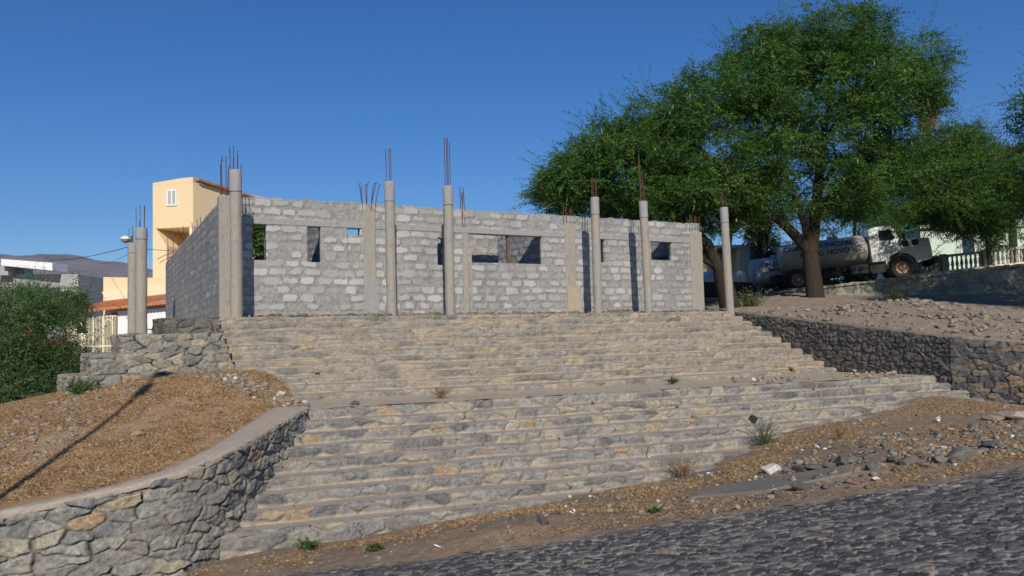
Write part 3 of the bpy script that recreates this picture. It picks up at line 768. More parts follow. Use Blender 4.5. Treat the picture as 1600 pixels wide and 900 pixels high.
def bars(parent, spots, base, rad=.011, name='rebar', origin=None):
    """starter bars: spots = list of polylines relative to base"""
    out = []
    for pl in spots:
        mb = MB(); mb.tube([np.array(base) + np.array(p) - (origin if origin is not None else 0) for p in pl], rad, 6)
        out.append(mb.build(name, M['rust'], parent))
    return out
def pilaster(px, half, ztop, zbot=ZP - .02, proud=.035, barspec=(), mat='concrete', capseg=None):
    u = wu(px, 440)[0]
    o = hbox('pilaster', u - half, u + half, VF - proud, VF + .21, zbot, ztop, M[mat], .018)
    base = W(u, VF + .08, ztop - .05)
    if barspec: bars(o, barspec, base, origin=np.array(HL))
    return o, u
def bset(n, w, h, lean=0.0, seed=0, hook=0.0, d=.08):
    r = np.random.default_rng(seed); out = []
    for i in range(n):
        x = (i / (max(n - 1, 1)) - .5) * w; y = d * (1 if i % 2 else -1)
        hh = h * r.uniform(.8, 1.05); l = lean * (i / (max(n - 1, 1)) - .35) + r.uniform(-.03, .03)
        b = W(0, 0) - W(0, 0)
        def q(a, c, z): return np.array([Ud[0] * a + Vd[0] * c, Ud[1] * a + Vd[1] * c, z])
        pl = [q(x, y, 0), q(x + l * .3, y, hh * .45), q(x + l * .8 + r.uniform(-.02, .02), y, hh * .85), q(x + l, y, hh)]
        if hook: pl += [q(x + l + hook * .5, y, hh + hook * .6), q(x + l + hook, y, hh + hook * .3)]
        out.append(pl)
    return out
pilaster(352, .14, 3.42, proud=.05, barspec=bset(4, .2, .95, .0, 1, .05))
pilaster(578, .17, 3.24, proud=.035, barspec=bset(7, .32, .85, .25, 2, .05))
pilaster(728, .085, 2.78, proud=.045, barspec=bset(4, .14, 1.45, -.1, 3))
hbox('pilaster', wu(728, 440)[0] + .12, wu(728, 440)[0] + .19, VF - .03, VF + .1, ZP, 2.3, M['concrete_grey'], .01)
pilaster(892, .19, 3.22, proud=.03, barspec=bset(8, .4, .55, .0, 4))
pilaster(1089, .26, 3.16, proud=.05, barspec=bset(9, .5, .62, -.12, 5))
u_ = wu(896, 480)[0]; hbox('pilaster_base', u_ - .22, u_ + .24, VF - .06, VF - .03, ZP - .01, 1.35, M['coping'], .01)
u_ = wu(580, 480)[0]; hbox('pilaster_base', u_ - .2, u_ + .2, VF - .06, VF - .035, ZP - .01, 1.5, M['concrete_grey'], .01)
# starter bars behind the side wall
for k, (px, py, Y, h) in enumerate([(262, 408, 33, 1.0), (270, 400, 32, 1.1), (278, 392, 31.4, .9), (286, 385, 30.6, .8), (308, 366, 27, .5), (300, 372, 27.6, .55), (313, 362, 26.5, .5)]):
    p = at(px, py, Y); bars(house, [[(0, 0, -.5), (.02, 0, h * .5), (.0, 0, h)]], p, .012, origin=np.array(HL))
for (a_, b_) in [((246, 405), (274, 392)), ((249, 411), (278, 396))]:
    p, q = at(*a_, 32.5), at(*b_, 31.8); bars(house, [[p, (p + q) / 2 + np.array([0, 0, .02]), q]], (0, 0, 0), .012, origin=np.array(HL))

stone_wall('footing', [(*(W(.2, VF - .07)[:2] - P0), -.06, .1), (*(W(7.5, VF - .07)[:2] - P0), -.06, .085), (*(W(14.8, VF - .07)[:2] - P0), -.06, .09)], M['stone_foot'], house, .02, (.28, .075), .03, 960, False, .15, .4, .2, .0, .5, .07)
# porch columns
def column(u, v, base_z, top, rad, label, barspec, joint=.5, group='round concrete porch columns', tilt=(0, 0)):
    b = W(u, v, base_z)
    e = empty('concrete_column', tuple(b), label, 'column', group)
    h = top - base_z; mb = MB(); n = 14; prof = []
    r = np.random.default_rng(int(abs(u) * 100) + 5)
    zz = [-.1] + list(np.arange(.12, h - joint - .02, .28)) + [h - joint - .012, h - joint, h - joint + .012, h - joint * .5, h - .03, h]
    for z in zz:
        f = 1.0 + r.uniform(-.03, .03)
        if abs(z - (h - joint)) < .005: f = .93
        if z > h - joint: f *= 1.05
        if z == h: f *= .93
        prof.append((rad * f, z))
    cut = [i for i, q in enumerate(prof) if abs(q[1] - (h - joint)) < .005][0]
    mb.lathe(prof[:cut + 1], (0, 0, 0), 16)
    for q in mb.bm.verts:
        g = 1 + .05 * (float(vnoise(q.co.z * 2.2, math.atan2(q.co.y, q.co.x) * 1.7 + 9, int(abs(u) * 50))) - .5) + r.uniform(-.012, .012); q.co.x *= g; q.co.y *= g
    mb.build('shaft', M['concrete'], e)
    m1 = MB(); m1.lathe(prof[cut + 1:], (0, 0, 0), 18); m1.build('second_pour', M['concrete_grey'], e, True)
    for pl in barspec:
        m2 = MB(); m2.tube([np.array(p) + np.array([0, 0, h - .05]) for p in pl], .0105, 6); m2.build('rebar', M['rust'], e)
    if any(tilt): e.rotation_euler = (tilt[0], tilt[1], 0)
    return e
def cbars(xs, hs, y=.06):
    out = []
    for i, (x, h) in enumerate(zip(xs, hs)):
        yy = y * (1 if i % 2 else -1)
        out.append([(x, yy, 0), (x + .005, yy, h * .5), (x - .005 + .004 * i, yy, h)])
    return out
TOP = 3.8
column(0, 0, ZP, TOP, .128, 'round concrete column with six rusty bars at the left corner of the porch', cbars([-.1, -.06, -.03, .02, .07, .1], [.58, .62, .3, .5, .35, .2]))
column(3.66, 0, ZP, TOP, .125, 'round concrete column with three thin bars in front of the short narrow opening', cbars([-.07, -.01, .05], [.85, .9, .88]))
column(5.25, 0, ZP, TOP, .125, 'round concrete column with the tallest bars, beside the dark slot opening', cbars([-.06, -.02, .02, .06], [1.3, 1.33, 1.3, 1.2]))
column(9.88, 0, ZP, TOP, .122, 'round concrete column with a short bundle of bars, in front of the narrow slit window', cbars([-.08, -.03, .02, .07], [.62, .66, .6, .5]))
column(11.72, 0, ZP, TOP, .122, 'round concrete column with long bars against the tree, left of the last small window', cbars([-.08, -.04, 0, .05], [1.35, 1.5, .9, .7]), tilt=(0, -.018))
column(15.0, 0, ZP - .05, TOP, .125, 'round concrete column standing free of the building at its right corner', cbars([-.06, 0, .05], [.5, .6, .45]), tilt=(0, -.02))
pc = at(221, 524, 26.4); pd = at(207.5, 524, 30.4)
def col_at(p, Y, top, rad, label, bs, seed):
    uv = p[:2] - P0; u = float(uv @ Ud); v = float(uv @ Vd)
    return column(u, v, 0.0, top, rad, label, bs, .4, 'round concrete porch columns')
col_at(pc, 26.4, 3.8, .175, 'thick concrete column with five upright bars, foremost of the pair beyond the terrace wall', cbars([-.15, -.1, -.02, .06, .13], [.75, .3, .78, .8, .78]), 1)
col_at(pd, 30.4, 3.8, .18, 'concrete column half hidden behind the thick one, next to the street lamp', cbars([-.12, -.04, .03], [.6, .72, .5]), 2)
# ================================================================ vegetation
def unit(a): return a / (np.linalg.norm(a, axis=-1, keepdims=True) + 1e-9)
def sprays(P, D, L, droop, nl, ll, lw, rng, tint, updown=-.25, spread=.9):
    """feathery twigs: N start points, directions, lengths -> leaflet quads"""
    N = len(P); t = np.linspace(.08, 1, nl)[None, :, None]
    Lk = L[:, None, None]
    pos = P[:, None] + D[:, None] * Lk * t
    pos[..., 2] -= (droop * Lk * t ** 2)[..., 0]
    tan = np.broadcast_to(D[:, None], pos.shape).copy(); tan[..., 2] -= (2 * droop * t)[..., 0]; tan = unit(tan)
    rv = unit(rng.normal(size=(N, 1, 3)) * .5 + np.array([0, 0, 1.]))
    side = unit(np.cross(tan, rv)) * np.where(np.arange(nl) % 2, 1, -1)[None, :, None]
    ld = unit(side * spread + tan * .55 + np.array([0, 0, updown]) + rng.normal(size=pos.shape) * .3)
    wd = unit(np.cross(ld, rng.normal(size=pos.shape) * .6 + np.array([0, 0, 1.])))
    sz = (ll * rng.uniform(.65, 1.25, (N, nl, 1)) * (1.15 - .6 * t))
    a = pos; b = pos + ld * sz * .45 + wd * lw * .5; c = pos + ld * sz; d = pos + ld * sz * .45 - wd * lw * .5
    v = np.stack([a, b, c, d], 2).reshape(-1, 3)
    f = np.arange(N * nl * 4).reshape(-1, 4)
    r = np.clip(tint[:, None] + rng.normal(0, .1, (N, nl)), 0, 1)
    at_ = np.zeros((N, nl, 4, 4)); at_[..., 0] = r[..., None]
    return v, f, at_.reshape(-1, 4)
def pnoise(p, s, k):
    q = p * k + s
    return (np.sin(q[:, 0] * 1.3 + 2 * np.sin(q[:, 1] * .9 + s)) + np.sin(q[:, 1] * 1.7 + 2 * np.sin(q[:, 2] * 1.1)) + np.sin(q[:, 2] * 1.5 + 2 * np.sin(q[:, 0] * .7 + 1))) / 3
def lobe_points(lobes, n, rng, out=.55, gap=-.25, k=1.1):
    vol = np.array([l[3] * l[4] * l[5] for l in lobes]) ** .72; pr = vol / vol.sum(); res = []; dirs = []
    while sum(len(r) for r in res) < n:
        i = rng.choice(len(lobes), 600, p=pr); C = np.array([l[:3] for l in lobes])[i]; R = np.array([l[3:6] for l in lobes])[i]
        d = unit(rng.normal(size=(600, 3))); r = rng.uniform(0, 1, (600, 1)) ** (1 / 3 * out + .05)
        p = C + d * r * R; ok = pnoise(p, 3.1, k) > gap
        res.append(p[ok]); dirs.append(d[ok])
    return np.concatenate(res)[:n], np.concatenate(dirs)[:n]
def px_lobe(px, py, Y, rx, ry, rd):
    c = at(px, py, Y); s = Y / FPX; return (*c, rx * s, rd, ry * s)
def foliage(name, parent, mat, lobes, n, rng, spr=7, nl=14, R=.5, L=(.5, .95), droop=.35, ll=.15, lw=.045, gap=-.25, up=.15, out=.55, k=1.1, tmean=.45, edge=.22, pad=0.0):
    P, D = lobe_points(lobes, n, rng, out, gap, k)
    tint = np.repeat(np.clip(rng.normal(tmean, .16, n), 0, 1), spr)
    p = np.repeat(P, spr, 0) + rng.normal(size=(n * spr, 3)) * R * np.array([.5, .5, .2])
    d = unit(np.repeat(D, spr, 0) * .8 * (1 - pad) + rng.normal(size=(n * spr, 3)) * np.array([1, 1, 1 - .68 * pad]) * .75 + np.array([0, 0, up]))
    v, f, a = sprays(p, d, rng.uniform(*L, n * spr), droop, nl, ll, lw, rng, tint)
    m = int(n * edge)
    if m:                                                    # long feathery shoots that break the outline
        P2, D2 = lobe_points(lobes, m, rng, .06, gap, k); d2 = unit(np.repeat(D2, 4, 0) + rng.normal(size=(m * 4, 3)) * .45 + np.array([0, 0, .25]))
        v2, f2, a2 = sprays(np.repeat(P2, 4, 0) + rng.normal(size=(m * 4, 3)) * R * .3, d2, rng.uniform(L[1], L[1] * 1.9, m * 4), droop * .6, int(nl * 1.5), ll * .9, lw, rng, np.repeat(rng.uniform(.35, .95, m), 4))
        v = np.concatenate([v, v2]); f = np.concatenate([f, f2 + f.max() + 1]); a = np.concatenate([a, a2])
    o = mesh_np(name, v - np.array(parent.location), f, mat, parent, a)
    return o, P
def tree(name, label, cat, base, limbs, lobes, n, seed, mat='leaf', group=None, twigs=90, pods=0, **kw):
    rng = np.random.default_rng(seed); e = empty(name, tuple(base), label, cat, group)
    o, P = foliage('crown', e, M[mat], lobes, n, rng, **kw)
    mb = MB(); nodes = []
    for pts, ra, rb in limbs:
        q = np.array(pts, float); s, Q = resample([(*x,) for x in q], .45, True); Q = Q + rng.normal(size=Q.shape) * min(.05, ra * .12)
        Q[0] = q[0]
        rr = ra + (rb - ra) * np.linspace(0, 1, len(Q)) ** .8
        mb.tube([x - np.array(base) for x in Q], list(rr), 9); nodes += [(x, r) for x, r in zip(Q, rr)]
    NP = np.array([x for x, r in nodes]); NR = np.array([r for x, r in nodes])
    for i in rng.choice(len(P), min(twigs, len(P)), replace=False):
        p = P[i]; dd = np.linalg.norm(NP - p, axis=1) + np.maximum(0, NP[:, 2] - p[2]) * 1.5; j = int(np.argmin(dd)); a = NP[j]
        if np.linalg.norm(p - a) > 7: continue
        m_ = (a + p) / 2 + rng.normal(size=3) * .25 + np.array([0, 0, .25]); r_ = min(NR[j] * .5, .07)
        mb.tube([a - np.array(base), m_ - np.array(base), p - np.array(base)], [r_, r_ * .6, .012], 5)
    mb.build('trunk', M['bark'], e, True)
    if pods:
        Pp, Dp = lobe_points(lobes, pods, rng, .2, -1); t = np.full(pods, .5)
        v, f, a = sprays(Pp, unit(rng.normal(size=(pods, 3)) * .2 + np.array([0, 0, -1.])), np.full(pods, .1), 0, 3, .24, .028, rng, t, -2.0, .2)
        mesh_np('seed_pods', v - np.array(base), f, M['pod'], e, a)['kind'] = 'stuff'
    return e
FO = dict(spr=24, nl=16, R=.5, L=(.4, .95), droop=.25, ll=.145, lw=.045, gap=-.2, up=.12, k=1.2, tmean=.52, pad=.75, edge=.4)
def pl(*pts): return [at(*p) for p in pts]

# the big spreading acacia in front of the truck
A = at(1275, 468, 33)
tree('acacia_tree', 'big spreading acacia with its forked trunk standing in front of the tank truck', 'tree', A,
     [(pl((1275, 470, 33), (1272, 420, 33), (1268, 395, 33)), .38, .31), (pl((1268, 395, 33), (1274, 340, 33), (1278, 290, 33), (1290, 200, 33.4), (1300, 110, 33.2)), .28, .06),
      (pl((1268, 398, 33), (1240, 365, 32.8), (1212, 340, 32.5), (1160, 290, 32), (1090, 230, 31.5)), .26, .05), (pl((1272, 345, 33), (1310, 290, 33.6), (1370, 220, 34.5)), .18, .04),
      (pl((1262, 385, 33), (1255, 340, 32.4), (1225, 270, 31.8), (1190, 170, 31.6)), .2, .04), (pl((1276, 300, 33), (1330, 240, 32), (1400, 250, 31.8)), .15, .03)],
     [px_lobe(1290, 165, 33, 160, 110, 4.2), px_lobe(1285, 75, 33, 100, 55, 3), px_lobe(1140, 215, 32, 125, 95, 3.8), px_lobe(1030, 235, 31.6, 85, 70, 3.2), px_lobe(1385, 130, 34, 75, 65, 3.2),
      px_lobe(1240, 275, 32.5, 130, 50, 3.6), px_lobe(1375, 268, 34, 75, 42, 3.0), px_lobe(1180, 130, 32.4, 70, 50, 3), px_lobe(1405, 220, 34.3, 50, 42, 2.2), px_lobe(1085, 175, 32, 85, 55, 3.2), px_lobe(1205, 95, 32.6, 75, 45, 2.8), px_lobe(1410, 95, 34, 50, 40, 2.4), px_lobe(970, 225, 31.6, 50, 40, 2.2), px_lobe(1245, 318, 33, 45, 22, 2.0), px_lobe(1340, 310, 34, 70, 25, 2.6)],
     860, 5, twigs=200, pods=260, **FO)
B = at(1143, 486, 31)
tree('acacia_tree', 'dark forked acacia whose crown leans over the right end of the block building', 'tree', B,
     [(pl((1143, 488, 31), (1136, 450, 31), (1126, 425, 31)), .42, .32), (pl((1126, 425, 31), (1108, 385, 31), (1080, 360, 31), (1010, 320, 31), (930, 290, 31)), .24, .04),
      (pl((1130, 430, 31), (1138, 390, 31.2), (1148, 350, 31.4), (1150, 290, 31.4)), .24, .05), (pl((1120, 415, 31), (1098, 400, 31.2), (1085, 395, 31.4)), .2, .08), (pl((1146, 360, 31), (1170, 340, 31.5), (1185, 320, 31.8)), .13, .04)],
     [px_lobe(940, 235, 31, 50, 35, 2.2), px_lobe(895, 285, 31, 50, 42, 2.4), px_lobe(885, 305, 31, 36, 24, 2), px_lobe(965, 275, 31, 75, 60, 3), px_lobe(1060, 305, 31.4, 90, 50, 3), px_lobe(1130, 318, 31.6, 50, 42, 2.4), px_lobe(1085, 352, 31.8, 40, 25, 2)],
     430, 6, twigs=110, pods=70, **FO)
C = at(1547, 412, 38.5)
tree('acacia_tree', 'smaller leafy tree with a thin trunk rising beside the balustrade', 'tree', C,
     [(pl((1547, 414, 38.5), (1546, 380, 38.5), (1541, 340, 38.5), (1535, 280, 38.5)), .12, .04), (pl((1543, 350, 38.5), (1500, 300, 38), (1470, 270, 38)), .07, .03), (pl((1543, 345, 38.5), (1575, 300, 39)), .06, .03)],
     [px_lobe(1512, 345, 38.8, 55, 34, 1.6), px_lobe(1555, 352, 38.6, 45, 34, 1.8), px_lobe(1590, 290, 39, 30, 50, 1.6), px_lobe(1530, 285, 38.5, 75, 55, 2.6), px_lobe(1470, 280, 38, 60, 50, 2.4), px_lobe(1470, 228, 38.8, 52, 30, 1.8), px_lobe(1425, 262, 40.2, 42, 40, 1.0), px_lobe(1570, 315, 38.5, 40, 40, 2.2), px_lobe(1505, 330, 38, 70, 25, 2.2), px_lobe(1450, 310, 37.6, 40, 32, 2.2)],
     560, 7, twigs=60, **FO)
E = np.array([23.2, 26.5, -.1])
tree('acacia_tree', 'tree at the right edge of the photo of which only a few hanging sprays show', 'tree', E,
     [([E, E + [0, 0, 2.4], E + [-.4, .2, 5], E + [-.8, .1, 7.5]], .3, .05), ([E + [0, 0, 2.6], E + [-2, 0, 4.8], E + [-4.2, 0, 6.6]], .16, .03), ([E + [0, 0, 2.6], E + [2, 1, 5], E + [3.2, 1.5, 6.8]], .16, .03)],
     [(22.4, 26.5, 6.6, 4.6, 4.2, 2.2), (24.5, 27, 7.4, 3.8, 3.6, 2.2), (19.3, 26.0, 7.6, 2.2, 2.2, 1.9), (21, 27.5, 4.6, 3, 2.6, 1.0)], 360, 8, twigs=60, **FO)
# trees behind the building, seen through the openings
for k, (px, Y, lab, mt) in enumerate([(408, 40, 'bushy tree with yellow blossom seen through the leftmost window opening', 'leaf_yellow'), (556, 50, 'leafy tree glimpsed through the small square opening under the beam', 'leaf_yellow')]):
    b = at(px, 500, Y); b[2] = .4; tree('flowering_tree', lab, 'tree', b, [([b + [0, 0, -.6], b + [0, .1, 1], b + [.1, 0, 3.2]], .16, .05)],
         [(b[0], b[1], b[2] + 2.8, 2.3, 2.0, 2.2), (b[0] + .3, b[1], b[2] + 4.2, 1.8, 1.6, 1.2)], 260, 40 + k, mt, twigs=14, edge=0, spr=6, nl=12, R=.6, ll=.3, lw=.13)

def palm(label, base, h, crown_r, n, seed, skirt=0, lean=(0, 0), mat='frond', droop=.75, trunk_r=.2):
    rng = np.random.default_rng(seed); e = empty('palm_tree', tuple(base), label, 'palm')
    top = np.array([lean[0], lean[1], h])
    mb = MB(); zz = np.linspace(0, 1, 24); mb.tube([np.array([lean[0] * t * t, lean[1] * t * t, h * t]) for t in zz], [trunk_r * (1.25 - .35 * t) * (1 + .06 * (i % 2)) for i, t in enumerate(zz)], 12)
    mb.build('trunk', M['bark'], e, True)
    def fr(nm, k, el0, el1, m, dr, Lr):
        az = rng.uniform(0, 2 * math.pi, k); el = rng.uniform(el0, el1, k)
        D = np.stack([np.cos(az) * np.cos(el), np.sin(az) * np.cos(el), np.sin(el)], 1)
        v, f, a = sprays(np.repeat(top[None], k, 0) + rng.normal(size=(k, 3)) * .08 - np.array([0, 0, .1]), D, rng.uniform(*Lr, k), dr, 46, crown_r * .36, .07, rng, rng.uniform(.2, .9, k), -.2, 1.0)
        mesh_np(nm, v, f, M[m], e, a)
    fr('crown', n, -.2, 1.2, mat, droop, (crown_r * .8, crown_r * 1.1))
    if skirt: fr('dead_skirt', skirt, -1.5, -.9, 'dead_frond', .3, (crown_r * .55, crown_r * .95))
    return e
b = at(1187, 440, 44); palm('palm with a brown skirt of dead fronds hanging above the yellow house', b, 4.1, 1.8, 26, 11, 80)
b = at(1462, 420, 52); palm('tall fan palm whose crown shows above the big acacia on the right', b, 10.6, 1.7, 40, 12, 26, droop=.3)
b = at(1585, 420, 47); palm('pale drooping palm crown rising above the small tree by the green house', b, 6.6, 2.3, 34, 13, 10, droop=.6)

# bushes on the left
def bush(label, base, lobes, n, seed, mat='leaf_grey', name='acacia_bush', twigs=60, **kw):
    b = np.array(base); rng = np.random.default_rng(seed + 90)
    limbs = []
    for k in range(7):
        l = lobes[k % len(lobes)]; c = np.array(l[:3]) + rng.normal(size=3) * np.array(l[3:6]) * .35
        limbs.append(([b + rng.normal(size=3) * [.15, .15, 0], b + (c - b) * .5 + rng.normal(size=3) * .2, c], .06, .015))
    return tree(name, label, 'bush', b, limbs, lobes, n, seed, mat, None, twigs, 0, **kw)
bush('wide feathery green acacia bush filling the left edge below the grey block house', at(45, 640, 17.5),
     [px_lobe(30, 520, 17.5, 70, 55, 1.5), px_lobe(-50, 560, 17, 80, 80, 1.6), px_lobe(50, 592, 17, 62, 40, 1.3), px_lobe(10, 478, 18.5, 50, 22, 1.2), px_lobe(15, 625, 16.6, 50, 22, 1.0)], 560, 15, spr=11, nl=16, R=.34, L=(.25, .65), ll=.07, lw=.02, up=.35, k=2.2, gap=-.12, droop=.22, tmean=.5)
bush('smaller bush with long arching sprays in front of the cream gate', at(110, 600, 18.5),
     [px_lobe(96, 566, 18.5, 30, 28, .9), px_lobe(62, 480, 19.5, 28, 22, .9), px_lobe(90, 598, 17.6, 36, 18, .8)], 170, 16, spr=10, nl=16, R=.28, L=(.25, .75), ll=.07, lw=.02, up=.3, k=2.4, gap=-.05, droop=.2)
bush('dark bush behind the wide feathery one, under the far mountain', at(130, 520, 34), [px_lobe(124, 464, 34, 20, 10, .9), px_lobe(92, 475, 34, 26, 16, 1.2)], 110, 17, spr=6, nl=12, R=.4, ll=.16, lw=.06)
# shrubs and weeds
def tuft(name, label, cat, base, h, n, seed, mat='weed', spread=.6, leaf=.05, lw=.012, nl=8, group=None, droop=.2):
    rng = np.random.default_rng(seed); e = empty(name, tuple(base), label, cat, group)
    D = unit(rng.normal(size=(n, 3)) * [spread, spread, .15] + [0, 0, 1.0]); P = rng.normal(size=(n, 3)) * [h * .1, h * .1, 0]
    P[:, 2] = 0
    v, f, a = sprays(P, D, rng.uniform(.5, 1.05, n) * h, droop, nl, leaf, lw, rng, rng.uniform(.2, .9, n), .1, .8); mesh_np('foliage', v, f, M[mat], e, a)
    mb = MB()
    for d, l in zip(D[:min(n, 14)], rng.uniform(.5, .9, 14)): mb.tube([(0, 0, -.02), d * h * l * .5, d * h * l - np.array([0, 0, .2 * h * l * l])], .004, 4)
    mb.build('stem', M['straw'] if mat == 'straw' else M['bark'], e); return e
def gz(fn, p): return np.array([p[0], p[1], float(fn(p[0], p[1]))])
tuft('shrub', 'grey-green shrub at the foot of the shaded wall below the small tank', 'shrub', gz(UZ, at(1172, 476, 29.5)), 1.15, 90, 21, 'weed', .7, .13, .035, 14)
tuft('sapling', 'thin leafy sapling growing on the stony bank below the truck wall', 'sapling', gz(UZ, at(1400, 472, 27.5)), .9, 26, 22, 'weed', .6, .16, .03, 12)
tuft('weed', 'wispy grey-green weed growing out of the lower steps', 'weed', on_steps(1195, 697, -.02), .75, 60, 23, 'weed', .35, .045, .008, 22)
tuft('weed', 'small bright green weed at the foot of the lowest step near the curved wall', 'weed', gz(FZ, on_steps(483, 858)), .2, 50, 24, 'leaf', .9, .05, .022, 8)
tuft('weed', 'low green weed in the dirt beside the road edge', 'weed', gz(FZ, at(585, 882, 9.15)), .14, 46, 25, 'weed', 1.2, .05, .02, 8)
tuft('weed', 'little green weed alone in the brown dirt below the middle of the stairs', 'weed', gz(FZ, at(1022, 796, 9.1)), .12, 30, 26, 'leaf', 1.2, .045, .02, 8)
tuft('dry_grass_tuft', 'tall straw-coloured grass tuft where the lower steps meet the dirt', 'grass', gz(FZ, on_steps(1068, 748)), .5, 60, 27, 'straw', .5, .12, .008, 8)
tuft('dry_grass_tuft', 'dry yellow grass tuft on the landing between the two flights', 'grass', at_z(690, 622, ZL), .34, 60, 28, 'straw', .5, .09, .008, 8)
tuft('dry_grass_tuft', 'thin pale dry grass stalks by the right end of the lower steps', 'grass', gz(FZ, at(1312, 672, 12.8)), .42, 26, 29, 'straw', .3, .08, .007, 8)
tuft('weed', 'green sprig on the landing near the yellow bag', 'weed', at_z(1050, 598, ZL), .2, 40, 30, 'weed', 1.3, .06, .02, 8)
tuft('weed', 'yellow-green clump at the top left of the mound by the terrace wall', 'weed', gz(MZ, at(125, 612, 14.2)), .45, 80, 31, 'leaf_grey', .8, .06, .02, 12)

# ---------------------------------------------------------------- dry grass and rubble that nobody could count
def blades(name, fz, poly, n, hmin, hmax, seed, mat='straw', w=.006, flat=1.0, dens=None):
    rng = np.random.default_rng(seed); pp = np.array(poly); lo, hi = pp.min(0)[:2], pp.max(0)[:2]
    q = rng.uniform(lo, hi, (n * 4, 2)); q = q[inside(poly, q[:, 0], q[:, 1])]
    if dens is not None: q = q[dens(q[:, 0], q[:, 1]) > rng.uniform(0, 1, len(q))]
    q = q[:n]; n = len(q); z = fz(q[:, 0], q[:, 1])
    P = np.column_stack([q, z - .005]); D = unit(rng.normal(size=(n, 3)) * [flat, flat, .1] + [0, 0, .6]); D[:, 2] = np.abs(D[:, 2])
    h = rng.uniform(hmin, hmax, (n, 1)); sd = unit(np.cross(D, rng.normal(size=(n, 3)))) * w
    tip = P + D * h; mid = P + D * h * .55 + np.array([0, 0, .012])
    v = np.stack([P - sd, P + sd, mid + sd * .7, tip, ], 1).reshape(-1, 3); f = np.arange(n * 4).reshape(-1, 4)
    a = np.zeros((n, 4, 4)); a[..., 0] = rng.uniform(0, 1, (n, 1)); o = mesh_np(name, v, f, M[mat], None, a.reshape(-1, 4)); o['kind'] = 'stuff'; return o
def patch(s, k, lo, hi): return lambda x, y: sstep(lo, hi, fbm(x * k, y * k, s, 4))
mp = [(x - .27, y + .27) for x, y in CURVE[:-2]] + [(-3.6, 13.4), (-4.1, 14.6), (-5.0, 15.4), (-6.2, 16.0), (-8.2, 15.8), (-11, 15.8), (-11, 8)]
blades('dry_grass', MZ, mp, 120000, .02, .075, 61, 'straw', .0024, 1.4, patch(62, .8, .3, .55))
verge = [(p[0], p[1] + .05) for p in EDGE[1:]] + [(9.4, 9.0), (10, 16), (8.8, 17.3)] + [tuple(p[:2]) for p in STEPFOOT[::-1]] + [(-3.6, 9.6)]
blades('dry_grass', FZ, verge, 34000, .02, .07, 63, 'straw', .002, 1.3, patch(64, 1.1, .42, .62))
def rock_shapes(nv=6):
    out = []
    for k in range(nv):
        bm = bmesh.new(); bmesh.ops.create_icosphere(bm, subdivisions=2, radius=1)
        v = np.array([x.co for x in bm.verts]); f = np.array([[x.index for x in fc.verts] for fc in bm.faces]); bm.free()
        r = np.random.default_rng(100 + k)
        for _ in range(15):                                  # cut flat facets
            d = unit(r.normal(size=3)); c = r.uniform(.35, .7); s = v @ d; v = v - np.outer(np.maximum(0, s - c), d)
        v = v * 1.25 + r.normal(size=v.shape) * .02; out.append((v * [1, r.uniform(.65, .95), r.uniform(.45, .75)], f))
    return out
ROCKS = rock_shapes()
def rubble(name, pts, sizes, seed, tone=None, sink=.25, mat='rock'):
    rng = np.random.default_rng(seed); V = []; F = []; A_ = []; o_ = 0
    for i, (p, s) in enumerate(zip(pts, sizes)):
        v, f = ROCKS[rng.integers(len(ROCKS))]; a = rng.uniform(0, 6.28); c, s_ = math.cos(a), math.sin(a)
        t = rng.normal(0, .25); q = v @ np.array([[c, s_, 0], [-s_, c, 0], [0, 0, 1]]) @ np.array([[1, 0, 0], [0, math.cos(t), math.sin(t)], [0, -math.sin(t), math.cos(t)]])
        V.append(q * s + p + np.array([0, 0, s * (.5 - sink)])); F.append(f + o_); o_ += len(v)
        x = np.zeros((len(v), 4)); x[:, 0] = rng.uniform(0, 1) if tone is None else np.clip(rng.normal(*tone), 0, 1); A_.append(x)
    o = mesh_np(name, np.concatenate(V), np.concatenate(F), M[mat], None, np.concatenate(A_)); o['kind'] = 'stuff'; return o
def scatter(fz, poly, n, smin, smax, seed, dens=None, pw=2.5):
    rng = np.random.default_rng(seed); pp = np.array(poly); lo, hi = pp.min(0)[:2], pp.max(0)[:2]
    q = rng.uniform(lo, hi, (n * 12, 2)); q = q[inside(poly, q[:, 0], q[:, 1])]
    if dens is not None: q = q[dens(q[:, 0], q[:, 1]) > rng.uniform(0, 1, len(q))]
    q = q[:n]; return np.column_stack([q, fz(q[:, 0], q[:, 1])]), smin + (smax - smin) * rng.uniform(0, 1, len(q)) ** pw
P_, S_ = scatter(FZ, verge, 2600, .008, .055, 71, patch(72, 1.0, .3, .6), 4); rubble('gravel', P_, S_, 73, (.5, .25))
heap = [tuple(at(x, y, Y)[:2]) for x, y, Y in [(1190, 730, 10.0), (1260, 692, 11.6), (1420, 668, 13.2), (1600, 650, 14.6), (1600, 720, 9.4), (1440, 748, 8.9), (1300, 765, 8.7)]]
P_, S_ = scatter(FZ, heap, 760, .015, .085, 74, None, 3.2); rubble('rubble', P_, S_, 75, (.42, .25))
P_, S_ = scatter(MZ, mp, 900, .008, .05, 76, None, 4); rubble('gravel', P_, S_, 77, (.6, .2))
lm = [tuple(at(x, y, Y)[:2]) for x, y, Y in [(0, 760, 9.4), (200, 620, 13.7), (235, 596, 14.5), (120, 612, 14.3), (0, 660, 12.8), (-60, 700, 11.5)]]
P_, S_ = scatter(MZ, lm, 620, .012, .075, 78, None, 3.2); rubble('rubble', P_, S_, 79, (.6, .14))
lr = [tuple(at(x, y, Y)[:2]) for x, y, Y in [(300, 596, 14.6), (375, 588, 14.5), (400, 600, 14.5), (440, 618, 14.2), (484, 628, 13.9), (482, 636, 13.5), (430, 634, 13.5), (330, 606, 14.2)]]
P_, S_ = scatter(MZ, lr, 330, .015, .085, 80, None, 2.2); rubble('rubble', P_, S_, 81, (.66, .2))
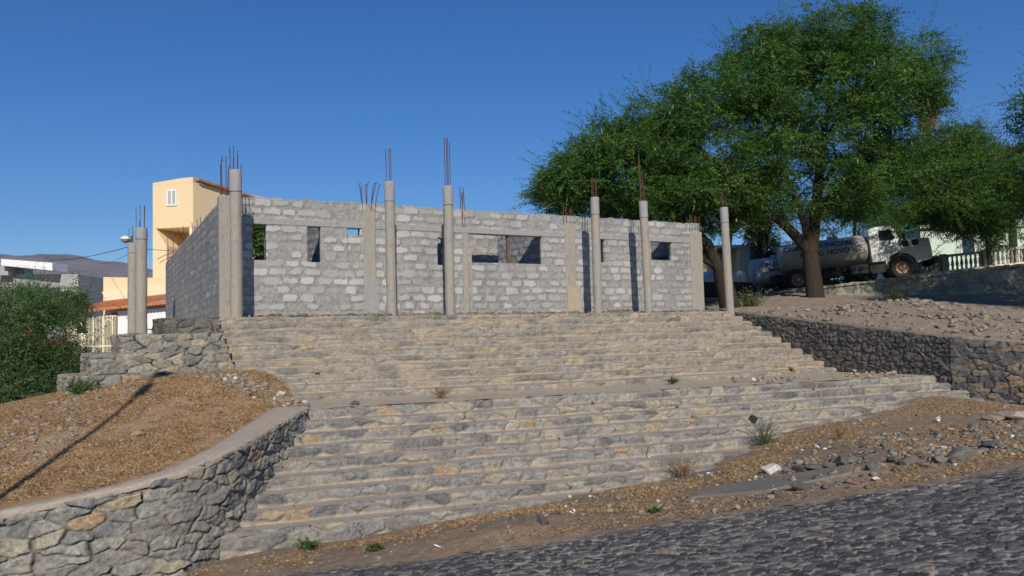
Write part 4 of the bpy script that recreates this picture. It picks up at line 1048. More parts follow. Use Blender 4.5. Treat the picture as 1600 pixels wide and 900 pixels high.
ub = [tuple(at(x, y, Y)[:2]) for x, y, Y in [(1180, 488, 25), (1440, 472, 24.6), (1600, 500, 20.8), (1640, 540, 17.0), (1480, 522, 18.4), (1300, 503, 21.8)]]
P_, S_ = scatter(UZ, ub, 900, .02, .13, 82, None, 3); rubble('rubble', P_, S_, 83, (.5, .16))
# broken stone course at the foot of the block wall, loose bits on steps and landing
rng = np.random.default_rng(90)
uu = rng.uniform(.6, 14.8, 420); P_ = W(uu, rng.uniform(-.2, 1.15, 420), ZP); rubble('rubble', P_, rng.uniform(.02, .075, 420), 91, (.4, .2))
kk = rng.integers(0, 11, 150); P_ = W(rng.uniform(0, 14.4, 150), -.25 - TU * kk + rng.uniform(.05, .25, 150), ZP - RU * kk); rubble('gravel', P_, .008 + .05 * rng.uniform(0, 1, 150) ** 3, 92, (.6, .2))
kk = rng.integers(0, 9, 160); P_ = W2(rng.uniform(.2, 12, 160), -TL * kk + rng.uniform(.05, .3, 160), ZL - RL * kk); rubble('gravel', P_, .008 + .04 * rng.uniform(0, 1, 160) ** 3, 93, (.5, .25))
P_ = np.column_stack([W2(rng.uniform(9, 13.4, 90), rng.uniform(.3, 1.6, 90))[:, :2], np.full(90, ZL)]); rubble('gravel', P_, .015 + .08 * rng.uniform(0, 1, 90) ** 3, 94, (.65, .2))

def rock_hi(nv=7):
    out = []
    for k in range(nv):
        bm = bmesh.new(); bmesh.ops.create_icosphere(bm, subdivisions=4, radius=1)
        v = np.array([x.co for x in bm.verts]); f = np.array([[x.index for x in fc.verts] for fc in bm.faces]); bm.free()
        r = np.random.default_rng(200 + k)
        for _ in range(20):
            d = unit(r.normal(size=3)); c = r.uniform(.4, .85); s = v @ d; v = v - np.outer(np.maximum(0, s - c), d)
        n = (pnoise(v, k * 2.3, 3.1) * .07 + pnoise(v, k + 5.1, 7.3) * .035 + pnoise(v, k + 2.2, 15.) * .02)[:, None]
        v = v * (1.2 + n); out.append((v * [1, r.uniform(.6, .9), r.uniform(.5, .85)], f))
    return out
ROCKS_HI = rock_hi()
def rock(label, p, s, seed, tone, group=None, flat=1.0, name='rock'):
    r = np.random.default_rng(seed); v, f = ROCKS_HI[seed % len(ROCKS_HI)]; a = r.uniform(0, 6.28)
    q = v @ np.array([[math.cos(a), math.sin(a), 0], [-math.sin(a), math.cos(a), 0], [0, 0, 1]]) * s * [1, 1, flat] + [0, 0, s * .3 * flat]
    x = np.zeros((len(v), 4)); x[:, 0] = tone
    o = mesh_np(name, q, f, M['rock'], None, x); o.location = tuple(p); return tag(o, label, 'rock', group, 'thing')
rock('brown rock lying on a lower step above the wispy weed', on_steps(1181, 652, .0), .12, 3, .72)
rock('dark grey rock resting on the half-buried slab near the road', gz(FZ, at(1250, 764, 8.95)), .12, 4, .03)
rock('dark pointed stone at the road edge in the left part of the verge', gz(FZ, at(850, 820, 8.9)), .09, 5, .08)
rock('grey boulder with a pale top at the right end of the rubble heap', gz(FZ, at(1503, 728, 9.4)), .2, 6, .33)
rock('broad pale flat rock by the foot of the dark basalt wall', gz(FZ, at(1590, 652, 14.2)), .42, 7, .9, None, .6)
rock('rounded tan rock on the earth below the corner of the dark wall', gz(FZ, at(1552, 651, 14.2)), .24, 8, .86, None, .6)
rock('pale slab-like stone lying alone on the orange mound', gz(MZ, at(218, 686, 11.5)), .14, 9, .84, None, .6)
rock('white-topped rock in dry grass at the edge of the lower steps', gz(FZ, at(1203, 710, 10.3)), .14, 10, .98)
rock('bluish rounded boulder near the green litter at the right', gz(FZ, at(1543, 705, 10.4)), .17, 11, .12)
rock('small orange stone lying on an upper step near its left end', W(1.0, -.25 - TU * 8 + .15, ZP - RU * 8), .09, 12, .8)
rock('dark loose stone on the landing left of the dry grass tuft', at_z(553, 632, ZL + .01), .09, 13, .08)
for k, (px, py, Y, s) in enumerate([(1252, 712, 9.9, .14), (1273, 718, 9.8, .16), (1296, 722, 9.8, .13), (1318, 722, 9.8, .17), (1337, 716, 9.9, .12), (1392, 722, 9.6, .13), (1418, 728, 9.4, .16), (1362, 735, 9.3, .14), (1440, 716, 9.8, .11), (1468, 735, 9.3, .17), (1300, 706, 10.1, .1), (1354, 708, 10.1, .1)]):
    rock('rough dark boulder in the rubble heap between the stairs and the road', gz(FZ, at(px, py, Y)), s * .8, 20 + k, [.03, .18, .3, .1, .36][k % 5], 'boulders of the rubble heap')

# half-buried slab at the foot of the stairs
def slab():
    pts = [at(x, y, Y) for x, y, Y in [(1078, 748, 9.75), (1100, 733, 10.1), (1200, 732, 9.8), (1335, 735, 9.5), (1332, 752, 9.1), (1200, 754, 9.2)]]
    c = np.mean(pts, 0); poly = [(p[0] - c[0], p[1] - c[1]) for p in pts]; mb = MB(); mb.prism(poly, -.3, .0, 'xy', .015)
    o = mb.build('buried_slab', M['slab']); gx = float(FZ(c[0] + .5, c[1]) - FZ(c[0] - .5, c[1])); gy = float(FZ(c[0], c[1] + .4) - FZ(c[0], c[1] - .4)) / .8
    o.location = (c[0], c[1], float(FZ(c[0], c[1])) + .025)
    for v in o.data.vertices: v.co.z += gx * v.co.x + gy * v.co.y * .6
    tag(o, 'flat grey concrete slab half buried in dirt between stairs and road', 'slab', None, 'thing')
slab()

# litter
def crumple(name, label, cat, p, s, mat, seed, flat=.5, stretch=1.0):
    bm = bmesh.new(); bmesh.ops.create_icosphere(bm, subdivisions=3, radius=1); v = np.array([x.co for x in bm.verts]); f = np.array([[x.index for x in fc.verts] for fc in bm.faces]); bm.free()
    r = np.random.default_rng(seed)
    for _ in range(26):
        d = unit(r.normal(size=3)); c = r.uniform(.2, .8); q = v @ d; v = v - np.outer(np.maximum(0, q - c) * 1.3, d)
    v = v + r.normal(size=v.shape) * .03; v = v * [s * stretch, s, s * flat]; o = mesh_np(name, v + [0, 0, s * flat * .6], f, M[mat]); o.location = tuple(p); o.rotation_euler = (r.normal(0, .2), r.normal(0, .2), r.uniform(0, 6)); return tag(o, label, cat, None, 'thing')
crumple('plastic_bag', 'crumpled yellow plastic bag on the landing at the foot of the dark wall', 'bag', at_z(1237, 580, ZL + .02), .22, 'plastic_yellow', 1, .35, 1.5)
crumple('plastic_bag', 'white crumpled plastic bag on the slope right of the wispy weed', 'bag', gz(FZ, at(1275, 683, 11.9)), .09, 'plastic_white', 2, .8)
crumple('paper_scrap', 'white paper scrap beside the lowest visible step, upper of two', 'litter', gz(FZ, at(896, 783, 9.5)), .055, 'plastic_white', 3, .6)
crumple('paper_scrap', 'white paper scrap just below another one near the lowest visible step', 'litter', gz(FZ, at(893, 790, 9.35)), .05, 'plastic_white', 4, .5)
crumple('plastic_bag', 'white plastic bag on the bare earth under the dark stone wall corner', 'bag', gz(FZ, at(1464, 646, 14.4)), .13, 'plastic_white', 5, .7)
crumple('plastic_bag', 'small white bag at the end of the landing against the dark wall', 'bag', at_z(1335, 581, ZL + .02), .12, 'plastic_white', 6, .5)
crumple('plastic_bag', 'pale blue plastic bag next to the yellow bag on the landing', 'bag', at_z(1246, 571, ZL + .05), .13, 'bluegrey', 7, .5)
crumple('wrapper', 'faded red wrapper at the road edge below the rubble heap', 'litter', gz(FZ, at(1338, 766, 8.75)), .08, 'plastic_red', 8, .25, 1.8)
crumple('plastic_bag', 'turquoise plastic scrap among stones at the far right road edge', 'litter', gz(FZ, at(1587, 712, 9.9)), .08, 'plastic_green', 9, .5)
crumple('paper_scrap', 'white scrap on the dirt just left of the dark rock by the slab', 'litter', gz(FZ, at(1212, 757, 9.1)), .06, 'plastic_white', 10, .4)
crumple('paper_scrap', 'bright white stone-like scrap at the road edge on the left', 'litter', gz(FZ, at(684, 864, 8.75)), .07, 'plastic_white', 11, .4, 1.4)
crumple('paper_scrap', 'white scrap where the upper stairs meet the terrace wall', 'litter', W(-.25, -.25 - TU * 8, ZP - RU * 8 + .02), .06, 'plastic_white', 12, .6)
crumple('plastic_cup', 'small pink and white cup on a lower step near the dry grass', 'litter', on_steps(696, 738, .02), .035, 'plastic_white', 13, .9)
G = np.array([18.3, 19.4, -.7])
tree('acacia_tree', 'acacia beside the stony bank just outside the right edge, shading the upper wall', 'tree', G, [([G, G + [0, 0, 2.5], G + [-.3, .2, 5], G + [-.4, .3, 7]], .28, .05), ([G + [0, 0, 2.4], G + [1.5, .5, 5.2]], .14, .04)],
     [(17.3, 19.9, 6.2, 2.9, 2.6, 1.9), (20.2, 21.0, 6.6, 2.6, 2.4, 1.8), (18.2, 21.4, 8.0, 2.2, 2.0, 1.2), (16.4, 18.6, 5.4, 2.4, 2.2, 1.3)], 280, 9, twigs=40, **FO)
# ================================================================ upper road, its wall and the trucks
YR = 37.0
def ur_z(x): return 2.12 + .084 * (np.asarray(x, float) - 19.6)
def upper_road():
    xs = np.linspace(2, 48, 120); ys = np.linspace(YR - .1, 48, 30); X, Y = np.meshgrid(xs, ys, indexing='ij')
    Z = ur_z(X) + (fbm(X, Y, 3) - .5) * .04
    o = mesh_np('upper_road', np.stack([X, Y, Z], -1).reshape(-1, 3), grid_faces(120, 30), M['ground'], None, None, True); o['kind'] = 'structure'
upper_road()
uw = empty('retaining_wall', (0, 0, 0), 'long plastered wall that carries the upper road under the parked truck', 'wall')
xs = [3, 8, 12.5, 17, 22, 28, 36, 46]
stone_wall('wall_face', [(x, YR, -.5, float(ur_z(x)) + .12) for x in xs], M['coping_stone'] if 'coping_stone' in M else M['stone_tier'], uw, .07, (.6, .35), .03, 900, False, .35, .4, .1, .0, .15, .06)

def wheel(parent, c, r, wdt, side=-1):
    """wheel > tyre, rim ; axle along y"""
    e = MB(); s = wdt / 2
    e.lathe([(r * .60, -s), (r * .90, -s * 1.0), (r * .985, -s * .75), (r, -s * .3), (r, s * .3), (r * .985, s * .75), (r * .90, s), (r * .60, s)], c, 28, 'y', 1.0, False)
    for i in range(28):
        a = 2 * math.pi * i / 28; e.box((c[0] + r * .995 * math.cos(a), c[1], c[2] + r * .995 * math.sin(a)), (.05, wdt * .8, .035), 0, Matrix.Rotation(-a + math.pi / 2, 3, 'Y'))
    t = e.build('wheel', M['rubber'], parent, True)
    h = MB(); h.lathe([(r * .62, s * .9 * side), (r * .60, s * .55 * side), (r * .40, s * .45 * side), (r * .36, s * .2 * side), (r * .22, s * .3 * side), (r * .2, s * .9 * side), (r * .10, s * 1.0 * side), (0.0, s * 1.0 * side)], c, 24, 'y', 1.0, False)
    for i in range(8):
        a = 2 * math.pi * i / 8; h.box((c[0] + r * .3 * math.cos(a), c[1] + s * .42 * side, c[2] + r * .3 * math.sin(a)), (.045, .06, .045), .008)
    h.build('rim', M['rim'], t, True); return t
def lettering(parent, text, x0, zc, size, tank, name='lettering', squash=1.0):
    cu = bpy.data.curves.new('txt', 'FONT'); cu.body = text; cu.size = size; cu.offset = size * .018; cu.align_x = 'LEFT'
    to = bpy.data.objects.new('txt', cu); COL.objects.link(to); dg = bpy.context.evaluated_depsgraph_get(); dg.update()
    me = bpy.data.meshes.new_from_object(to.evaluated_get(dg)); bpy.data.objects.remove(to); bpy.data.curves.remove(cu)
    bm = bmesh.new(); bm.from_mesh(me); bmesh.ops.triangulate(bm, faces=bm.faces[:])
    bmesh.ops.subdivide_edges(bm, edges=[e for e in bm.edges if e.calc_length() > size * .18], cuts=2)
    cy, cz, ry, rz = tank
    for v in bm.verts:
        z = zc + v.co.y; s = max(-.999, min(.999, (z - cz) / rz)); v.co = Vector((x0 + v.co.x * squash, cy - ry * math.sqrt(1 - s * s) - .012, z))
    bm.to_mesh(me); bm.free(); me.materials.clear(); me.materials.append(M['letter'])
    o = bpy.data.objects.new(name, me); COL.objects.link(o); o.parent = parent; return o

def tank_truck():
    T = at(1404, 436, 40.2)
    e = empty('tank_truck', tuple(T), 'white bonneted tank truck with navy lettering parked on the upper road', 'truck', None, (0, -RAD(4.9), -RAD(13))); e.scale = (.98, .98, .98)
    # local: x forward, -y towards the photographer, z up, origin under the front wheel
    w2 = 1.12
    c = MB()                                                   # cab shell
    c.prism([(-1.35, .95), (-.71, .95), (-.62, 1.0), (-.5, 1.18), (-.25, 1.3), (.03, 1.34), (.03, 1.98), (-.17, 2.55), (-.27, 2.66), (-.55, 2.72), (-1.17, 2.70), (-1.35, 2.58)], -w2, w2, 'xz', .03)
    cab = c.build('cab', M['truck_white'], e, True)
    h = MB()                                                   # bonnet with wheel arch
    arch = [(.66 * math.cos(a), .52 + .66 * math.sin(a)) for a in np.linspace(0.0, math.pi, 13)]
    h.prism([(1.42, .78), (1.46, 1.2), (1.42, 1.82), (1.2, 1.88), (.04, 1.98), (.04, 1.26), (-.72, .98), (-.72, .8)] + arch[::-1] + [(.70, .70)], -w2 + .04, w2 - .04, 'xz', .03)
    h.build('bonnet', M['truck_white'], e, True)
    for s in (-1, 1):
        pts = [(.72 * math.cos(a), .52 + .72 * math.sin(a)) for a in np.linspace(.1, math.pi - .05, 15)]; inn = [(.645 * math.cos(a), .52 + .645 * math.sin(a)) for a in np.linspace(.1, math.pi - .05, 15)]
        f = MB(); f.prism(pts + inn[::-1], s * 1.06 if s > 0 else -1.17, 1.17 if s > 0 else -1.06, 'xz'); f.build('fender', M['chassis'], e)
    for s in (-1, 1):
        g = MB(); y = s * (w2 + .006)
        g.prism([(-.89, 1.98), (-.17, 1.98), (-.31, 2.48), (-.89, 2.50)], min(y, y + s * .015), max(y, y + s * .015), 'xz', .01); g.build('side_window', M['glass'], e)
        d = MB(); d.prism([(-.99, 1.0), (-.72, 1.0), (-.6, 1.12), (-.45, 1.3), (-.08, 1.4), (-.08, 1.93), (-.99, 1.93)], min(y - s * .004, y + s * .012), max(y - s * .004, y + s * .012), 'xz', .012)
        dr = d.build('door', M['truck_white'], e, True); hd = MB(); hd.box((-.85, y + s * .03, 1.62), (.16, .04, .04), .01); hd.build('handle', M['chassis'], dr)
        m = MB(); m.tube([(0, y, 2.3), (.2, s * 1.32, 2.3), (.2, s * 1.32, 1.75), (0, y, 1.7)], .018, 6); m.box((.2, s * 1.34, 2.02), (.07, .22, .42), .02); m.build('mirror', M['chassis'], e)
        l = MB(); l.box((1.44, s * .82, 1.02), (.1, .3, .26), .03); l.build('headlight', M['lamp'], e, True)
        wheel(e, (0, s * .98, .525), .525, .30, s); 
        wheel(e, (-5.0, s * .92, .525), .525, .5, s)
    ws = MB(); ws.prism([(.045, 2.02), (.065, 2.02), (-.145, 2.55), (-.165, 2.55)], -w2 + .12, w2 - .12, 'xz'); ws.build('windscreen', M['glass'], e)
    v = MB()
    for k in range(2): v.box((.3 + .45 * k, -w2 + .03, 1.70), (.3, .06, .28), .02)
    v.build('air_vent', M['chassis'], e)
    gr = MB(); gr.box((1.47, 0, 1.35), (.05, 1.3, .8), .02)
    for k in range(7): gr.box((1.50, 0, 1.03 + k * .105), (.03, 1.2, .03))
    gr.build('grille', M['chassis'], e)
    b = MB(); b.box((1.58, 0, .68), (.2, 2.36, .34), .04); bp = b.build('bumper', M['chassis'], e, True)
    pq = MB(); pq.box((1.69, -.75, .62), (.02, .42, .13), .005); pq.build('number_plate', M['plate'], bp)
    tank = (0, 1.72, 1.12, .76)
    t = MB(); prof = [(q, x + .48) for q, x in [(.0, -6.25), (.5, -6.23), (.86, -6.16), (.97, -6.02), (1.0, -5.85)] + [(1.0, -5.85 + k * .49) for k in range(1, 8)] + [(1.0, -2.2), (.97, -2.03), (.86, -1.92), (.5, -1.87), (0, -1.86)]]
    t.lathe([(r, x) for r, x in prof], (0, 0, 0), 40, 'x')
    for q in t.bm.verts: q.co.y *= tank[2]; q.co.z = tank[1] + q.co.z * tank[3]
    # rings are laid with y,z as the circle
    tk = t.build('tank', M['tank'], e, True)
    bd = MB()
    for x in (-4.9, -3.5, -2.0):
        bd.tube([(x, tank[2] * 1.008 * math.cos(a), tank[1] + tank[3] * 1.008 * math.sin(a)) for a in np.linspace(0, 2 * math.pi, 41)], .02, 5, False)
    bd.build('band', M['tank'], tk)
    hc = MB(); hc.lathe([(.28, 0), (.28, .12), (.2, .15), (0, .16)], (-2.9, 0, tank[1] + tank[3] - .02), 18); hc.lathe([(.22, 0), (.22, .1), (0, .12)], (-4.7, 0, tank[1] + tank[3] - .02), 18); hc.build('hatch', M['tank'], tk, True)
    lettering(tk, 'CAMARA MUNICIPAL', -5.5, 2.02, .36, tank, 'lettering', 1.0)
    lettering(tk, 'PORTO NOVO', -4.75, 1.62, .36, tank, 'lettering', 1.0)
    ch = MB()
    for s in (-1, 1): ch.box((-2.6, s * .42, .78), (7.4, .1, .24), .01)
    for x in (-5.9, -4.6, -3.2, -2.0): ch.box((x, 0, .90), (.14, 1.5, .12), .01)
    ch.build('chassis', M['chassis'], e)
    fb = MB(); fb.box((-2.0, -.86, .68), (.9, .5, .5), .05); fb.box((-3.3, -.84, .62), (.9, .5, .34), .04); fb.tube([(-2.75, -1.0, .5), (-3.6, -1.0, .4), (-4.3, -1.0, .6)], .05, 8); fb.build('fuel_tank', M['chassis'], e, True)
    stp = MB(); stp.box((-1.15, -1.06, .62), (.75, .2, .42), .03); stp.box((-1.15, -1.12, .40), (.6, .24, .05), .01); stp.build('cab_step', M['chassis'], e)
    for s in (-1, 1): mf = MB(); mf.box((-5.6, s * 1.0, .6), (.03, .5, .6)); mf.build('mudflap', M['rubber'], e)
    ex = MB(); ex.tube([(-1.42, .75, .9), (-1.42, .75, 2.5), (-1.44, .75, 2.85)], .06, 10); ex.build('exhaust', M['chassis'], e, True)
tank_truck()
def small_tanker():
    T = at(1202, 463, 42.2)
    e = empty('tank_trailer', tuple(T), 'smaller pale grey tank trailer with dark lettering behind the big truck', 'tank trailer', None, (0, -RAD(4.5), -RAD(12))); e.scale = (.88, .88, .88)
    tank = (0, 1.5, .92, .82)
    t = MB(); t.lathe([(0, -1.0), (.5, -.98), (.85, -.9), (.97, -.78), (1, -.6), (1, 0), (1, .8), (1, 2.2), (.97, 2.36), (.85, 2.48), (0, 2.58)], (0, 0, 0), 36, 'x')
    for q in t.bm.verts: q.co.y *= tank[2]; q.co.z = tank[1] + q.co.z * tank[3]
    tk = t.build('tank', M['bluegrey_tank'], e, True)
    lettering(tk, 'CIMBCA', -.35, 1.72, .36, tank); lettering(tk, 'MNOV', .1, 1.38, .32, tank)
    hc = MB(); hc.lathe([(.26, 0), (.26, .12), (0, .15)], (.6, 0, tank[1] + tank[3] - .02), 18); hc.build('hatch', M['tank'], tk, True)
    ch = MB(); [ch.box((.8, s * .4, .62), (3.4, .1, .2), .01) for s in (-1, 1)]; ch.build('chassis', M['chassis'], e)
    for s in (-1, 1): wheel(e, (1.2, s * .85, .48), .48, .4, s)
    lg = MB(); lg.box((-.6, -.5, .28), (.1, .1, .62)); lg.box((-.6, .5, .28), (.1, .1, .62)); lg.build('support_leg', M['chassis'], e)
M['bluegrey_tank'] = m_plain('dull_grey_tank_paint', (.34, .37, .43), .5, .12, 2, .4)
small_tanker()

def parked_car():
    p = at(1110, 474, 40.0); e = empty('parked_car', tuple(p), 'pale blue-grey car half hidden behind the right corner of the block building', 'car', None, (0, 0, RAD(200)))
    b = MB(); b.prism([(-2.0, .32), (2.05, .32), (2.1, .75), (1.95, .95), (.9, 1.02), (-1.95, 1.0), (-2.08, .7)], -.85, .85, 'xz', .06); b.build('body', M['chassis'], e, True)  # lower body black: its shade is put into the colour
    c = MB(); c.prism([(-1.75, 1.0), (.95, 1.0), (.3, 1.55), (.0, 1.62), (-1.3, 1.6), (-1.6, 1.5)], -.76, .76, 'xz', .06); c.build('cabin', M['bluegrey'], e, True)
    for s in (-1, 1):
        g = MB(); y = s * .765; g.prism([(-1.45, 1.08), (.6, 1.08), (.2, 1.5), (-1.3, 1.5)], min(y, y + s * .01), max(y, y + s * .01), 'xz'); g.build('side_window', M['bluegrey'], e)
        for x in (-1.3, 1.3): wheel(e, (x, s * .78, .32), .32, .2, s)
parked_car()

# balustrade in front of the green house
M['balust'] = m_concrete('stained_balustrade', (.36, .34, .29), (.5, .47, .4), (.3, .26, .2), .6)
def balustrade():
    e = empty('balustrade', (0, 0, 0), 'white concrete balustrade with turned balusters along the upper road', 'balustrade')
    X0, X1, Y = 20.2, 33.0, 41.6
    z = lambda x: float(ur_z(x)) + .1
    r = MB()
    r.prism([(X0, z(X0) + .86), (X1, z(X1) + .86), (X1, z(X1) + 1.0), (X0, z(X0) + 1.0)], Y - .14, Y + .14, 'xz', .015); r.build('rail', M['balust'], e)
    r = MB(); r.prism([(X0, z(X0) - .3), (X1, z(X1) - .3), (X1, z(X1) + .18), (X0, z(X0) + .18)], Y - .14, Y + .14, 'xz', .015); r.build('plinth', M['yellow_pale'], e)
    x = X0 + .15; k = 0
    while x < X1:
        m = MB()
        if k % 9 == 0: m.box((x, Y, z(x) + .52), (.28, .3, 1.05), .015); m.build('post', M['balust'], e)
        else:
            m.lathe([(.05, .18), (.07, .22), (.045, .28), (.085, .45), (.075, .55), (.04, .72), (.055, .8), (.05, .87)], (x, Y, z(x)), 8); m.build('baluster', M['balust'], e, True)
        x += .24; k += 1
balustrade()

# ================================================================ houses
def box_between(mb, x0, x1, y0, y1, z0, z1, bev=.02): mb.box(((x0 + x1) / 2, (y0 + y1) / 2, (z0 + z1) / 2), (x1 - x0, y1 - y0, z1 - z0), bev)
def framed_window(e, x0, x1, z0, z1, y, wall='wall', shutter='shutter', bars_=1):
    f = MB(); t = .1
    for a, b, c, d in [(x0, x1, z1 - t, z1), (x0, x1, z0, z0 + t), (x0, x0 + t, z0 + t, z1 - t), (x1 - t, x1, z0 + t, z1 - t), ((x0 + x1) / 2 - t / 2, (x0 + x1) / 2 + t / 2, z0 + t, z1 - t)]: box_between(f, a, b, y - .06, y + .04, c, d, .008)
    fo = f.build('window', M['white'], e); p = MB()
    n = 14
    for k in range(n):
        zz = z0 + t + (z1 - z0 - 2 * t) * (k + .5) / n; p.box(((x0 + x1) / 2, y, zz), (x1 - x0 - 2 * t, .02, (z1 - z0) / n * .8), 0, Matrix.Rotation(.5, 3, 'X'))
    p.build('shutter', M[shutter], fo)
def tower_house():
    FL, FR, BR = np.array([-24.75, 55.0]), np.array([-21.75, 54.5]), np.array([-18.7, 61.5])
    e = empty('yellow_house', (FL[0], FL[1], -1), 'tall yellow house with an overhanging upper storey, shuttered window and red roof edge', 'house', None, (0, 0, math.atan2(FR[1] - FL[1], FR[0] - FL[0])))
    # local: x along the front, y inwards
    wd = float(np.linalg.norm(FR - FL)); dp = 13.0; zt = 12.25
    dd = BR - FR; ang = math.atan2(FR[1] - FL[1], FR[0] - FL[0]); c, s = math.cos(-ang), math.sin(-ang); sx, sy = dd[0] * c - dd[1] * s, dd[0] * s + dd[1] * c
    sh = sx / sy                                               # the side wall is not square to the front
    def quad(mb, poly, z0, z1): mb.prism(poly, z0, z1, 'xy', .03)
    W_ = MB(); z_o = 8.82
    quad(W_, [(0, 0), (wd, 0), (wd + sh * dp, dp), (0, dp)], z_o, zt - .35)
    W_.prism([(0, 0), (1.05, 0), (1.05, 7.6), (.25, z_o - .002), (0, z_o - .002)], .004, dp - .3, 'xz', .01)
    quad(W_, [(1.05, 3.0), (wd + 3 * sh, 3.0), (wd + dp * sh, dp - .01), (.26, dp - .01), (.26, 3.0)], 0, z_o - .002)
    W_.build('wall', M['yellow'], e)
    g = MB(); g.prism([(0, zt - .352), (wd, zt - .352), (wd, zt + .02), (wd * .75, zt), (0, zt - .22)], .0, .35, 'xz', .01); g.build('parapet', M['yellow'], e)
    pr = MB(); pr.box((wd - .16, .2, z_o - 2.1), (.3, .34, 4.2), .01); pr.build('pillar', M['yellow_pale'], e)
    r = MB(); n = Vector((sh, 1, 0)).normalized()
    r.prism([(wd - .1, .3), (wd + .35, .2), (wd + .35 + sh * dp, dp), (wd - .1 + sh * dp, dp)], zt - .34, zt - .18, 'xy')
    rf = r.build('roof', M['tile'], e)
    for v in rf.data.vertices: v.co.z += .15 - v.co.y * .085
    framed_window(e, 1.1, 1.85, 10.35, 11.45, -.02)
tower_house()
def low_house():
    e = empty('cream_house', (0, 0, 0), 'low cream house with a sloping terracotta tile roof above a barred gate', 'house')
    a = at(161, 470, 50); b = at(262, 462, 50); zt = at(161, 433, 50)[2]; zr = at(250, 440, 50)[2]
    w_ = MB(); w_.prism([(a[0], -1.4), (b[0] + 3, -1.4), (b[0] + 3, zr + .1), (a[0], zt)], 50, 56, 'xz', .03); w_.build('wall', M['yellow'], e)
    l = MB(); l.prism([(a[0] + .5, a[2] - .4), (b[0] + 3, a[2] - .4), (b[0] + 3, a[2] + 1.0), (a[0] + .01, a[2] + .55)], 49.8, 49.995, 'xz', .01); l.build('ledge', M['yellow_pale'], e)
    # tiled lean-to roof: ridge along the wall, eave towards the viewer
    R = [at(163, 471, 49.7), at(268, 459, 49.7), at(268, 471, 45.5), at(104, 487, 45.5)]
    nu, nv = 120, 14; u = np.linspace(0, 1, nu)[:, None, None]; v = np.linspace(0, 1, nv)[None, :, None]
    P = (R[0] * (1 - u) + R[1] * u) * (1 - v) + (R[3] * (1 - u) + R[2] * u) * v
    P[..., 2] += .05 * np.abs(np.sin(np.arange(nu)[:, None] * math.pi / 4)) - .03 * ((np.arange(nv)[None] % 2))
    P2 = P.copy(); P2[..., 2] -= .12
    V_ = np.concatenate([P.reshape(-1, 3), P2.reshape(-1, 3)]); F_ = grid_faces(nu, nv); n_ = nu * nv
    ed = np.array([(i * nv + nv - 1) for i in range(nu)]); F3 = np.stack([ed[:-1], ed[1:], ed[1:] + n_, ed[:-1] + n_], 1)
    mesh_np('roof', V_, np.concatenate([F_, F_ + n_, F3]), M['tile'], e)
    p0 = at(106, 492, 46); p1 = at(131, 488, 46); q = MB(); q.prism([(p0[0], -1.5), (p1[0], -1.5), (p1[0], p1[2] - .05), (p0[0], p0[2] - .05)], 45.9, 46.1, 'xz', .01); q.build('pier', M['yellow_pale'], e)
    w0 = at(185, 486, 46.2); w1 = at(262, 478, 46.2); q = MB(); q.prism([(w0[0], -1.5), (w1[0], -1.5), (w1[0], w1[2] - .1), (w0[0], w0[2])], 46.1, 46.3, 'xz', .01); q.build('side_panel', M['white'], e)
    t0 = at(228, 478, 45.9); t1 = at(262, 473, 45.9); q = MB(); q.prism([(t0[0], t0[2] - .1), (t1[0], t1[2] - .1), (t1[0], t1[2] + .18), (t0[0], t0[2] + .15)], 45.8, 46.0, 'xz', .01); q.build('awning_edge', M['teal'], e)
    # tan back wall of the porch
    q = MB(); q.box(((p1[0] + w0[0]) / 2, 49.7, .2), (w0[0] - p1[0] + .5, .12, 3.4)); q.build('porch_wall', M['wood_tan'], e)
    g = empty('barred_gate', (0, 0, 0), 'cream metal gate of thin upright bars with an arched middle leaf', 'gate')
    gx0, gx1 = p1[0], w0[0]; zb = -1.4; zg = p1[2] - .25
    f = MB()
    for x in (gx0 + .05, gx0 + (gx1 - gx0) * .3, gx0 + (gx1 - gx0) * .60, gx0 + (gx1 - gx0) * .88): f.box((x, 46, (zb + zg) / 2), (.09, .08, zg - zb), .01)
    f.box(((gx0 + gx1) / 2, 46, zb + (zg - zb) * .42), (gx1 - gx0, .06, .08), .008); f.box(((gx0 + gx1) / 2, 46, zg), (gx1 - gx0, .06, .08), .008)
    xa, xb = gx0 + (gx1 - gx0) * .62, gx0 + (gx1 - gx0) * .86; f.tube([((xa + xb) / 2 - (xb - xa) / 2 * math.cos(t), 46, zg - .5 + .3 * math.sin(t)) for t in np.linspace(0, math.pi, 12)], .035, 6)
    f.build('gate_frame', M['cream_metal'], g)
    bb = MB(); n = 24
    for k in range(n): bb.box((gx0 + (gx1 - gx0) * (k + .5) / n, 46, (zb + zg) / 2), (.028, .028, zg - zb - .1))
    bb.build('bar_panel', M['cream_metal'], g)
M['wood_tan'] = m_plain('tan_porch_wall', (.30, .24, .17), .9, .2)
low_house()
